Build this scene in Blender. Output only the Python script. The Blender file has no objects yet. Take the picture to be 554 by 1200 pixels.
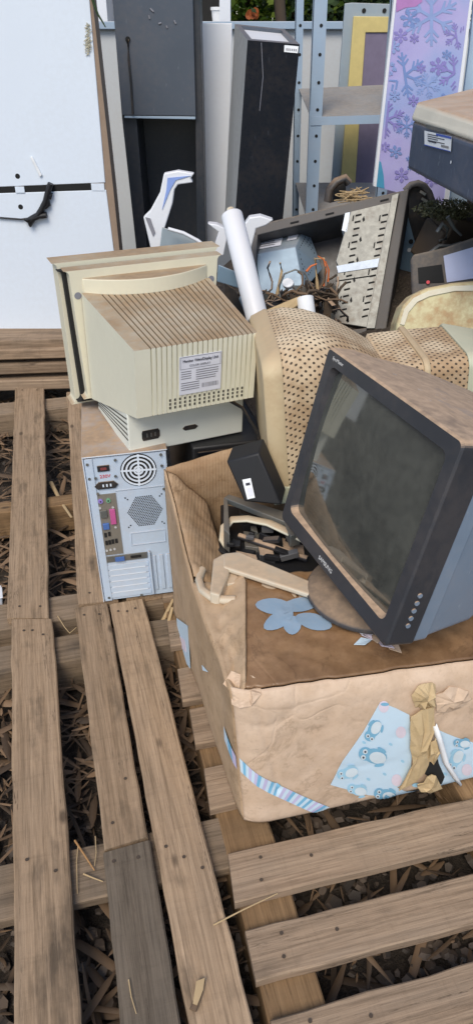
import bpy, bmesh, math, random
from mathutils import Vector, Matrix, Euler, noise
random.seed(7)
S = bpy.context.scene
COL = S.collection
PI = math.pi
def rad(a): return math.radians(a)

# ------------------------------------------------------------------ camera
F = 873.0; TH = rad(33.0); CZ = 1.40
FWD = Vector((0, math.cos(TH), -math.sin(TH))); UP = Vector((0, math.sin(TH), math.cos(TH)))
CAM = Vector((0, 0, CZ))
def ray(px, py): return Vector((1, 0, 0)) * ((px - 277) / F) + UP * ((600 - py) / F) + FWD
def Z(px, py, z): d = ray(px, py); return CAM + d * ((z - CZ) / d.z)
def Y(px, py, y): d = ray(px, py); return CAM + d * (y / d.y)
def PLN(px, py, p0, n): d = ray(px, py); return CAM + d * ((p0 - CAM).dot(n) / d.dot(n))
cd = bpy.data.cameras.new('camera'); co = bpy.data.objects.new('camera', cd); COL.objects.link(co)
co.location = CAM; co.rotation_euler = (rad(90) - TH, 0, 0)
cd.sensor_fit = 'VERTICAL'; cd.angle = 2 * math.atan(600 / F); cd.clip_end = 500; cd.clip_start = .02
S.camera = co

# ------------------------------------------------------------------ world, sun
w = bpy.data.worlds.new('World'); S.world = w; w.use_nodes = True
nt = w.node_tree; bg = nt.nodes['Background']; sk = nt.nodes.new('ShaderNodeTexSky')
sk.sky_type = 'NISHITA'; sk.sun_disc = False
SUN_EL, SUN_AZ = 50, 196        # azimuth clockwise from +Y
sk.sun_elevation = rad(SUN_EL); sk.sun_rotation = rad(SUN_AZ); sk.dust_density = 1.2; sk.air_density = 1.0
nt.links.new(sk.outputs[0], bg.inputs[0]); bg.inputs[1].default_value = 0.125
sl = bpy.data.lights.new('sun', 'SUN'); sl.energy = 2.0; sl.angle = rad(28); sl.color = (1, .92, .79)
so = bpy.data.objects.new('sun', sl); COL.objects.link(so)
sd = Vector((math.sin(rad(SUN_AZ)) * math.cos(rad(SUN_EL)), math.cos(rad(SUN_AZ)) * math.cos(rad(SUN_EL)), math.sin(rad(SUN_EL))))
so.rotation_euler = sd.to_track_quat('Z', 'Y').to_euler(); so.location = (0, -3, 6)
S.view_settings.view_transform = 'Standard'; S.view_settings.look = 'None'; S.view_settings.gamma = 1
S.view_settings.exposure = 0.42

# ------------------------------------------------------------------ materials
def _m(name):
    m = bpy.data.materials.new(name); m.use_nodes = True
    n = m.node_tree.nodes; return m, n, m.node_tree.links, n['Principled BSDF']
def _noise(n, l, scale, detail=4, rough=.55, vec=None, mapscale=None, dim=None):
    t = n.new('ShaderNodeTexNoise'); t.inputs['Scale'].default_value = scale; t.inputs['Detail'].default_value = detail
    t.inputs['Roughness'].default_value = rough
    if vec is not None: l.new(vec, t.inputs['Vector'])
    return t.outputs['Fac']
def _ramp(n, l, fac, a, b, ca=(0, 0, 0, 1), cb=(1, 1, 1, 1)):
    if a > b: a, b, ca, cb = b, a, cb, ca
    r = n.new('ShaderNodeValToRGB'); r.color_ramp.elements[0].position = a; r.color_ramp.elements[1].position = b
    r.color_ramp.elements[0].color = ca; r.color_ramp.elements[1].color = cb; l.new(fac, r.inputs[0]); return r.outputs[0]
def _mix(n, l, fac, a, b, mode='MIX'):
    x = n.new('ShaderNodeMix'); x.data_type = 'RGBA'; x.blend_type = mode
    for s, v in ((x.inputs[0], fac), (x.inputs[6], a), (x.inputs[7], b)):
        if hasattr(v, 'is_output'): l.new(v, s)
        elif isinstance(v, (int, float)): s.default_value = v
        else: s.default_value = (*v[:3], 1)
    return x.outputs[2]
def _math(n, l, op, a, b=0.0, clamp=False):
    x = n.new('ShaderNodeMath'); x.operation = op; x.use_clamp = clamp
    for s, v in ((x.inputs[0], a), (x.inputs[1], b)):
        if hasattr(v, 'is_output'): l.new(v, s)
        else: s.default_value = v
    return x.outputs[0]
def _bump(n, l, h, strength, dist, bsdf):
    b = n.new('ShaderNodeBump'); b.inputs['Strength'].default_value = strength; b.inputs['Distance'].default_value = dist
    l.new(h, b.inputs['Height']); l.new(b.outputs[0], bsdf.inputs['Normal'])
def _obj(n, l, scale=(1, 1, 1)):
    tc = n.new('ShaderNodeTexCoord'); mp = n.new('ShaderNodeMapping'); mp.inputs['Scale'].default_value = scale
    oi = n.new('ShaderNodeObjectInfo'); v = n.new('ShaderNodeVectorMath'); v.operation = 'ADD'
    c = n.new('ShaderNodeCombineXYZ'); s = _math(n, l, 'MULTIPLY', oi.outputs['Random'], 37.0)
    l.new(s, c.inputs[0]); l.new(s, c.inputs[1]); l.new(s, c.inputs[2])
    l.new(tc.outputs['Object'], mp.inputs[0]); l.new(mp.outputs[0], v.inputs[0]); l.new(c.outputs[0], v.inputs[1])
    return v.outputs[0], oi
DUST = (.36, .24, .145)
def plastic(name, col, dust=.0, film=.0, rough=.5, spec=.5, dustcol=DUST, metal=0.0, vary=.10, lo=.35, hi=.85, blot=7, scr=0.0, scrcol=(.5, .55, .6)):
    """base colour + dust lying on faces that look up + thin dirt film in blotches"""
    m, n, l, b = _m(name)
    v, oi = _obj(n, l)
    n1 = _noise(n, l, blot, 6, .6, v); n2 = _noise(n, l, 55, 4, .6, v)
    base = _mix(n, l, _ramp(n, l, n1, .3, .75), tuple(c * (1 - vary) for c in col), tuple(min(1, c * (1 + vary)) for c in col))
    g = n.new('ShaderNodeNewGeometry'); sp = n.new('ShaderNodeSeparateXYZ'); l.new(g.outputs['Normal'], sp.inputs[0])
    upf = _ramp(n, l, sp.outputs[2], lo, hi)
    pat = _ramp(n, l, _math(n, l, 'ADD', _math(n, l, 'MULTIPLY', n1, .7), _math(n, l, 'MULTIPLY', n2, .3)), .32, .56)
    up = _math(n, l, 'MULTIPLY', upf, _math(n, l, 'MULTIPLY', _math(n, l, 'ADD', _math(n, l, 'MULTIPLY', pat, .38), .62), dust))
    fl = _math(n, l, 'MULTIPLY', _ramp(n, l, _math(n, l, 'ADD', _math(n, l, 'MULTIPLY', n1, .65), _math(n, l, 'MULTIPLY', n2, .35)), .47, .62), film)
    fac = _math(n, l, 'MAXIMUM', up, fl, True)
    dcol = _mix(n, l, _ramp(n, l, n2, .3, .7), tuple(c * .78 for c in dustcol), tuple(min(1, c * 1.15) for c in dustcol))
    colr = _mix(n, l, fac, base, dcol)
    if scr > 0:
        sv, _o = _obj(n, l, (14, 14, 2.5)); ns = _noise(n, l, 6, 3, .7, sv)
        colr = _mix(n, l, _math(n, l, 'MULTIPLY', _ramp(n, l, ns, .66, .70), scr), colr, scrcol)
    l.new(colr, b.inputs['Base Color'])
    rr = _math(n, l, 'ADD', _math(n, l, 'MULTIPLY', fac, .9 - rough), rough)
    rr = _math(n, l, 'ADD', rr, _math(n, l, 'MULTIPLY', _math(n, l, 'SUBTRACT', n2, .5), .25), True)
    l.new(rr, b.inputs['Roughness'])
    b.inputs['Specular IOR Level'].default_value = spec; b.inputs['Metallic'].default_value = metal
    _bump(n, l, n2, .12, .002, b)
    return m
def flat(name, col, rough=.6, metal=0, spec=.4):
    m, n, l, b = _m(name); v, oi = _obj(n, l); x = _noise(n, l, 30, 4, .6, v)
    l.new(_mix(n, l, x, tuple(c * .82 for c in col), tuple(min(1, c * 1.12) for c in col)), b.inputs['Base Color'])
    b.inputs['Roughness'].default_value = rough; b.inputs['Metallic'].default_value = metal; b.inputs['Specular IOR Level'].default_value = spec
    return m
def wood(name, c1, c2, c3, grey=.35, stain=.5):
    m, n, l, b = _m(name)
    v, oi = _obj(n, l, (1.5, 48, 48)); g1 = _noise(n, l, 1.0, 5, .65, v)
    vs, _ = _obj(n, l, (70, 9, 9)); saw = _noise(n, l, 1.0, 5, .7, vs)
    vb, _ = _obj(n, l, (5, 14, 14)); bl = _noise(n, l, 1.0, 5, .6, vb)
    vf, _ = _obj(n, l, (9, 240, 240)); fn = _noise(n, l, 1.0, 3, .6, vf)
    vg, _ = _obj(n, l, (3.5, 125, 125)); g2 = _noise(n, l, 1.0, 5, .7, vg)
    vk, _ = _obj(n, l, (5, 11, 8)); kn = n.new('ShaderNodeTexVoronoi'); kn.inputs['Scale'].default_value = 1.0; l.new(vk, kn.inputs['Vector'])
    c = _mix(n, l, _ramp(n, l, g1, .28, .72), c1, c2)
    c = _mix(n, l, _math(n, l, 'MULTIPLY', _ramp(n, l, bl, .45, .72), grey), c, c3)
    c = _mix(n, l, _math(n, l, 'MULTIPLY', _ramp(n, l, saw, .52, .72), .22), c, tuple(x * .5 for x in c1))
    c = _mix(n, l, _math(n, l, 'MULTIPLY', _ramp(n, l, fn, .50, .72), .55), c, tuple(x * .45 for x in c1))
    c = _mix(n, l, _math(n, l, 'MULTIPLY', _ramp(n, l, bl, .46, .28), stain), c, tuple(x * .35 for x in c3))
    c = _mix(n, l, _math(n, l, 'MULTIPLY', _ramp(n, l, kn.outputs['Distance'], .10, .045), .75), c, (.05, .035, .025))
    c = _mix(n, l, _math(n, l, 'MULTIPLY', _ramp(n, l, g2, .50, .66), .45), c, tuple(x * .5 for x in c1))
    c = _mix(n, l, _math(n, l, 'MULTIPLY', _ramp(n, l, g2, .46, .34), .30), c, tuple(min(1, x * 1.35) for x in c2))
    hv = n.new('ShaderNodeHueSaturation'); l.new(c, hv.inputs['Color'])
    l.new(_math(n, l, 'ADD', _math(n, l, 'MULTIPLY', oi.outputs['Random'], .42), .80), hv.inputs['Value'])
    l.new(hv.outputs[0], b.inputs['Base Color']); b.inputs['Roughness'].default_value = .85; b.inputs['Specular IOR Level'].default_value = .2
    vc, _ = _obj(n, l, (1.1, 24, 24)); cr = _noise(n, l, 1.0, 6, .75, vc); crk = _ramp(n, l, _math(n, l, 'ABSOLUTE', _math(n, l, 'SUBTRACT', cr, .44)), .010, .002)
    crk = _math(n, l, 'MULTIPLY', crk, _ramp(n, l, bl, .45, .60))
    l.new(_mix(n, l, _math(n, l, 'MULTIPLY', crk, .8), hv.outputs[0], (.03, .02, .014)), b.inputs['Base Color'])
    h = _math(n, l, 'ADD', _math(n, l, 'ADD', _math(n, l, 'MULTIPLY', g1, .4), _math(n, l, 'MULTIPLY', g2, .4)), _math(n, l, 'ADD', _math(n, l, 'MULTIPLY', saw, .35), _math(n, l, 'MULTIPLY', fn, .4)))
    _bump(n, l, h, .75, .003, b)
    return m
def cardboard(name, c1, c2, wet=(.2, .11, .05), wetamt=.5, corr=0.0, bs=4.0, crumple=1.0):
    m, n, l, b = _m(name)
    v, oi = _obj(n, l); n1 = _noise(n, l, bs, 6, .6, v); n2 = _noise(n, l, 26, 5, .65, v); n3 = _noise(n, l, 9, 7, .7, v)
    c = _mix(n, l, _ramp(n, l, n2, .3, .7), c1, c2)
    c = _mix(n, l, _math(n, l, 'MULTIPLY', _ramp(n, l, n1, .47, .68), wetamt), c, wet)
    c = _mix(n, l, _math(n, l, 'MULTIPLY', _ramp(n, l, n3, .56, .72), .3), c, tuple(x * .6 for x in c1))
    vfn, _ = _obj(n, l, (1, 1, 1)); f5 = _noise(n, l, 120, 3, .7, vfn); c = _mix(n, l, _math(n, l, 'MULTIPLY', _ramp(n, l, f5, .5, .7), .22), c, tuple(x * .6 for x in c1))
    l.new(c, b.inputs['Base Color']); b.inputs['Roughness'].default_value = .72; b.inputs['Specular IOR Level'].default_value = .25
    vd = n.new('ShaderNodeVectorMath'); vd.operation = 'ADD'; tn = n.new('ShaderNodeTexNoise'); tn.inputs['Scale'].default_value = 6; l.new(v, tn.inputs['Vector'])
    vsx = n.new('ShaderNodeVectorMath'); vsx.operation = 'SCALE'; vsx.inputs['Scale'].default_value = .22; l.new(tn.outputs['Color'], vsx.inputs[0])
    l.new(v, vd.inputs[0]); l.new(vsx.outputs[0], vd.inputs[1])
    def crease(sc, wd):
        vo = n.new('ShaderNodeTexVoronoi'); vo.feature = 'DISTANCE_TO_EDGE'; vo.inputs['Scale'].default_value = sc; l.new(vd.outputs[0], vo.inputs['Vector'])
        return _ramp(n, l, vo.outputs['Distance'], 0.0, wd)
    c1_ = crease(4.2, .022)
    rm = n.new('ShaderNodeMapping'); rm.inputs['Rotation'].default_value = (.3, .5, .5); rm.inputs['Scale'].default_value = (2.2, 11, 5); l.new(vd.outputs[0], rm.inputs[0])
    rn = n.new('ShaderNodeTexNoise'); rn.inputs['Scale'].default_value = 1.0; rn.inputs['Detail'].default_value = 4; rn.inputs['Roughness'].default_value = .5; l.new(rm.outputs[0], rn.inputs['Vector'])
    ridge = _ramp(n, l, _math(n, l, 'ABSOLUTE', _math(n, l, 'SUBTRACT', rn.outputs['Fac'], .5)), 0, .10)
    ridge = _math(n, l, 'MULTIPLY', ridge, _ramp(n, l, n1, .35, .65))
    h = _math(n, l, 'ADD', _math(n, l, 'MULTIPLY', n3, .12), _math(n, l, 'ADD', _math(n, l, 'MULTIPLY', c1_, .40 * crumple), _math(n, l, 'MULTIPLY', ridge, .40 * crumple)))
    st = n.new('ShaderNodeTexNoise'); st.inputs['Scale'].default_value = 3.2; st.inputs['Detail'].default_value = 9; st.inputs['Roughness'].default_value = .7; l.new(vd.outputs[0], st.inputs['Vector'])
    ring_ = _math(n, l, 'ABSOLUTE', _math(n, l, 'SUBTRACT', st.outputs['Fac'], .56))
    c = _mix(n, l, _math(n, l, 'MULTIPLY', _ramp(n, l, ring_, .018, .0), .32), c, tuple(x * .5 for x in wet)); l.new(c, b.inputs['Base Color'])
    if corr:
        vw, _ = _obj(n, l); wv = n.new('ShaderNodeTexWave'); wv.inputs['Scale'].default_value = 45; wv.inputs['Distortion'].default_value = 1.0; l.new(vw, wv.inputs[0])
        h = _math(n, l, 'ADD', h, _math(n, l, 'MULTIPLY', wv.outputs['Fac'], corr))
    _bump(n, l, h, .40 * crumple, .004, b)
    return m
def perforated(name, col, dustc):
    """staggered round holes on the UV grid (metres) + brown mud"""
    m, n, l, b = _m(name); v, oi = _obj(n, l)
    tc = n.new('ShaderNodeTexCoord'); sp = n.new('ShaderNodeSeparateXYZ'); l.new(tc.outputs['UV'], sp.inputs[0])
    P = .0162
    def dots(ox, oy):
        fx = _math(n, l, 'SUBTRACT', _math(n, l, 'FRACT', _math(n, l, 'ADD', _math(n, l, 'DIVIDE', sp.outputs[0], P * 1.15), ox)), .5)
        fy = _math(n, l, 'SUBTRACT', _math(n, l, 'FRACT', _math(n, l, 'ADD', _math(n, l, 'DIVIDE', sp.outputs[1], P), oy)), .5)
        return _math(n, l, 'SQRT', _math(n, l, 'ADD', _math(n, l, 'MULTIPLY', fx, fx), _math(n, l, 'MULTIPLY', fy, fy)))
    d = _math(n, l, 'MINIMUM', dots(0, 0), dots(.5, .5))
    hole = _ramp(n, l, d, .115, .175, (1, 1, 1, 1), (0, 0, 0, 1))
    n1 = _noise(n, l, 5.5, 7, .62, v); n2 = _noise(n, l, 40, 5, .65, v)
    base = _mix(n, l, n2, tuple(c * .88 for c in col), tuple(min(1, c * 1.08) for c in col))
    mud = _ramp(n, l, _math(n, l, 'ADD', _math(n, l, 'MULTIPLY', n1, .75), _math(n, l, 'MULTIPLY', n2, .25)), .42, .58)
    c = _mix(n, l, _math(n, l, 'MULTIPLY', mud, .8), base, dustc)
    c = _mix(n, l, hole, c, (.06, .042, .026))
    l.new(c, b.inputs['Base Color']); b.inputs['Roughness'].default_value = .8
    _bump(n, l, _math(n, l, 'SUBTRACT', 1.0, hole), .7, .003, b)
    return m
def glass(name):
    m, n, l, b = _m(name); v, oi = _obj(n, l); n1 = _noise(n, l, 7, 6, .65, v); n2 = _noise(n, l, 60, 4, .6, v)
    f = _ramp(n, l, _math(n, l, 'ADD', _math(n, l, 'MULTIPLY', n1, .7), _math(n, l, 'MULTIPLY', n2, .3)), .38, .7)
    l.new(_mix(n, l, f, (.038, .042, .038), (.10, .104, .09)), b.inputs['Base Color'])
    l.new(_math(n, l, 'ADD', _math(n, l, 'MULTIPLY', f, .07), .03), b.inputs['Roughness'])
    b.inputs['IOR'].default_value = 2.6
    return m
def leafmat(name, a, bcol, tr=.25):
    m, n, l, b = _m(name); g = n.new('ShaderNodeNewGeometry')
    l.new(_mix(n, l, g.outputs['Random Per Island'], a, bcol), b.inputs['Base Color']); b.inputs['Roughness'].default_value = .7
    if tr:
        t = n.new('ShaderNodeBsdfTranslucent'); l.new(_mix(n, l, g.outputs['Random Per Island'], a, bcol), t.inputs[0])
        ms = n.new('ShaderNodeMixShader'); ms.inputs[0].default_value = tr
        l.new(b.outputs[0], ms.inputs[1]); l.new(t.outputs[0], ms.inputs[2]); l.new(ms.outputs[0], n['Material Output'].inputs[0])
    return m
def snowprint(name):
    m, n, l, b = _m(name); v, oi = _obj(n, l); n1 = _noise(n, l, 3.5, 4, .5, v)
    c = n.new('ShaderNodeValToRGB'); e = c.color_ramp.elements
    e[0].position = .32; e[0].color = (.27, .38, .64, 1); e[1].position = .72; e[1].color = (.31, .25, .57, 1)
    x = e.new(.5); x.color = (.42, .40, .68, 1); l.new(n1, c.inputs[0])
    l.new(c.outputs[0], b.inputs['Base Color']); b.inputs['Roughness'].default_value = .45
    return m

M = {}
M['wood'] = wood('pallet_wood', (.27, .183, .112), (.39, .275, .178), (.21, .158, .112), .45, .85)
M['wood_r'] = wood('pallet_wood_brown', (.25, .172, .112), (.345, .25, .17), (.21, .162, .12), .5, .65)
M['wood_grey'] = wood('weathered_grey_wood', (.14, .108, .078), (.195, .155, .115), (.09, .075, .06), .5, .7)
M['wood_dark'] = wood('stringer_wood', (.20, .145, .095), (.28, .205, .14), (.15, .125, .10), .5, .6)
M['wood_orange'] = wood('fresh_stringer_wood', (.25, .15, .075), (.33, .21, .11), (.18, .12, .07), .35, .5)
M['beige'] = plastic('beige_plastic', (.74, .70, .54), 1.0, .06, .5, vary=.05, dustcol=(.34, .235, .14))
M['beige_face'] = plastic('beige_plastic_grooved', (.74, .72, .58), 1.0, .05, .5, vary=.05, dustcol=(.33, .225, .13))
M['ivory'] = plastic('ivory_plastic', (.76, .78, .71), .9, .04, .5, vary=.05)
M['dark_gap'] = flat('dark_gap', (.015, .015, .015), .9)
M['black'] = plastic('black_plastic', (.022, .023, .026), .75, .12, .4, vary=.2)
M['blackgloss'] = plastic('black_smooth', (.006, .007, .010), .25, .02, .3, spec=.12, vary=.2, scr=.10, scrcol=(.10, .115, .15), lo=.6, hi=.95)
M['charcoal'] = plastic('charcoal_bezel', (.036, .038, .045), 1.1, .035, .45, vary=.12, dustcol=(.43, .30, .20), lo=.3, hi=.7)
M['bluegrey'] = plastic('blue_grey_plastic', (.19, .245, .32), 1.25, .10, .42, vary=.1, dustcol=(.43, .30, .20), scr=.35)
M['deepblue'] = plastic('slate_plastic', (.055, .075, .12), .9, .08, .45, vary=.12, dustcol=(.4, .3, .22), scr=.2)
M['screen'] = glass('tube_glass')
M['steel'] = plastic('galvanised_steel', (.52, .63, .77), .6, .14, .4, vary=.04, metal=.1)
M['steel_lt'] = plastic('pale_steel', (.72, .81, .92), .6, .12, .4, vary=.03, metal=.05)
M['pc_top'] = plastic('dusty_steel_cover', (.62, .68, .76), 1.0, .05, .5, dustcol=(.37, .255, .165))
M['io'] = flat('io_metal', (.30, .28, .24), .45, .5)
M['psu'] = plastic('blue_grey_steel', (.20, .30, .40), .45, .05, .4, vary=.05, metal=.2, dustcol=(.38, .33, .28))
M['cage'] = plastic('zinc_cage', (.15, .16, .155), .25, .22, .42, metal=.4, vary=.05)
M['casedust'] = plastic('dusty_black_steel', (.05, .05, .055), .8, .35, .55, dustcol=(.20, .165, .13))
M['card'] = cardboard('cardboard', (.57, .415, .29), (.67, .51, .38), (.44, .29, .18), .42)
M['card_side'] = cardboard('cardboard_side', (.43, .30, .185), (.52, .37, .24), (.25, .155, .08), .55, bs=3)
M['card_wet'] = cardboard('stained_cardboard', (.23, .125, .058), (.33, .195, .10), (.11, .055, .024), .85, bs=5, crumple=.8)
M['card_wet'].node_tree.nodes['Principled BSDF'].inputs['Roughness'].default_value = .42
M['card_wet'].node_tree.nodes['Principled BSDF'].inputs['Specular IOR Level'].default_value = .6
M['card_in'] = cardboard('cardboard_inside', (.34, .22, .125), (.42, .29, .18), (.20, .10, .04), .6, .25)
M['card_torn'] = cardboard('torn_cardboard', (.50, .37, .20), (.58, .44, .26), (.35, .23, .11), .3)
M['white'] = plastic('white_laminate', (.71, .78, .87), .3, .12, .35, vary=.03, blot=2.2, dustcol=(.42, .42, .41))
M['whitewall'] = plastic('white_painted_wall', (.52, .54, .55), .3, .12, .7, vary=.06, blot=2)
M['chip'] = flat('raw_chipboard', (.30, .22, .16), .9)
M['shelfgrey'] = plastic('dark_grey_laminate', (.075, .092, .12), .3, .06, .4, vary=.08, blot=3, scr=.08)
M['shelfdark'] = plastic('black_blue_laminate', (.022, .028, .038), .3, .05, .4, vary=.1, blot=3)
M['greyside'] = plastic('scuffed_grey', (.36, .37, .37), .3, .25, .6, dustcol=(.10, .10, .10), vary=.1, blot=14)
M['racksteel'] = plastic('blue_grey_rack_steel', (.33, .43, .54), .5, .08, .45, vary=.06)
M['rackshelf'] = plastic('dusty_rack_shelf', (.35, .38, .40), .95, .25, .6, dustcol=(.27, .235, .20))
M['yellow'] = flat('yellow_frame_paint', (.62, .50, .20), .6)
M['purple'] = flat('purple_grey_felt', (.19, .16, .23), .8)
M['framegrey'] = plastic('grey_blue_frame', (.30, .36, .40), .5, .1, .5)
M['snow_bg'] = snowprint('snow_print')
M['snow_a'] = flat('print_blue', (.19, .28, .56), .5)
M['snow_b'] = flat('print_violet', (.26, .23, .54), .5)
M['snow_c'] = flat('print_pale_blue', (.27, .36, .64), .5)
M['pink'] = flat('print_pink', (.45, .22, .50), .5)
M['teal'] = flat('print_teal', (.07, .30, .48), .5)
M['cream'] = plastic('cream_plastic', (.70, .66, .52), .85, .18, .55, dustcol=(.38, .24, .13), vary=.04, blot=9)
M['olivecream'] = plastic('stained_cream', (.62, .56, .33), .75, .95, .6, dustcol=(.42, .28, .15), vary=.05, blot=13, lo=.5, hi=1.3)
M['perf'] = perforated('perforated_beige', (.67, .53, .355), (.33, .20, .10))
M['perfrim'] = plastic('sandy_rim', (.60, .48, .30), .5, .35, .6, dustcol=(.36, .23, .13), vary=.05)
M['mech'] = flat('grey_mechanism', (.10, .10, .105), .5)
M['tray'] = plastic('dusty_tray_plastic', (.60, .54, .43), .8, .3, .55, dustcol=(.46, .32, .20), vary=.06, blot=12)
M['greenbeige'] = plastic('greenish_cream', (.52, .54, .40), .3, .12, .6)
M['whiteplast'] = plastic('white_plastic', (.76, .78, .82), .25, .05, .4, vary=.03)
M['blueprint'] = flat('blue_marking', (.25, .36, .72), .5)
M['paper'] = flat('label_paper', (.72, .73, .80), .7)
M['paperw'] = flat('label_white', (.80, .82, .84), .7)
M['ink'] = flat('ink', (.05, .05, .07), .8)
M['inkfaint'] = flat('faint_ink', (.24, .24, .27), .8)
M['nail'] = flat('nail_rust', (.07, .05, .036), .8)
M['slot'] = flat('slot_shade', (.06, .055, .04), .9)
M['blackbody'] = flat('black_moulding', (.014, .014, .016), .5)
M['inkblue'] = flat('label_blue', (.06, .11, .42), .7)
M['logo'] = flat('silver_lettering', (.50, .50, .50), .5)
M['wrap'] = plastic('wrapping_paper', (.58, .74, .86), .1, .06, .5, vary=.06)
M['owl'] = flat('wrap_blue', (.21, .46, .64), .6)
M['owl2'] = flat('wrap_pale_blue', (.36, .62, .78), .6)
M['owlcream'] = flat('wrap_cream', (.66, .75, .80), .6)
M['owlpink'] = flat('wrap_pink', (.75, .66, .74), .6)
M['flower'] = plastic('flower_blue', (.22, .37, .52), .25, .12, .6, vary=.12)
M['lilac'] = flat('tape_lilac', (.55, .52, .74), .5)
M['tapeblue'] = flat('tape_blue', (.20, .48, .70), .5)
M['red'] = flat('red_print', (.60, .06, .08), .6)
M['magenta'] = flat('port_magenta', (.50, .10, .28), .5)
M['green'] = flat('port_green', (.16, .38, .22), .5)
M['portblue'] = flat('port_blue', (.07, .15, .40), .5)
M['portviolet'] = flat('port_violet', (.30, .22, .60), .5)
M['orange'] = flat('orange_wire', (.60, .15, .04), .6)
M['straw'] = flat('dry_straw', (.46, .33, .18), .9)
M['strawdk'] = flat('brown_straw', (.40, .22, .09), .9)
M['strawdark'] = flat('dark_twig', (.16, .105, .065), .9)
M['moss'] = leafmat('moss', (.07, .075, .03), (.13, .12, .06), 0)
M['leaf'] = leafmat('green_leaf', (.04, .12, .01), (.36, .46, .07), .5)
M['leafdark'] = leafmat('dark_leaf', (.01, .025, .01), (.05, .09, .025), .2)
M['bark'] = flat('bark', (.09, .065, .045), .95)
M['stone'] = leafmat('stone_chips', (.050, .040, .032), (.16, .118, .088), 0)
M['dryleaf'] = leafmat('dry_husk', (.038, .024, .014), (.24, .15, .085), 0)
def soil():
    m, n, l, b = _m('soil'); v, oi = _obj(n, l); a = _noise(n, l, 9, 8, .7, v); f = _noise(n, l, 90, 5, .7, v)
    c = _mix(n, l, _ramp(n, l, a, .35, .7), (.035, .027, .021), (.10, .075, .055)); c = _mix(n, l, _ramp(n, l, f, .5, .7), c, (.13, .10, .075))
    l.new(c, b.inputs['Base Color']); b.inputs['Roughness'].default_value = .95
    _bump(n, l, _math(n, l, 'ADD', a, f), .9, .02, b); return m
M['soil'] = soil()

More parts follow.
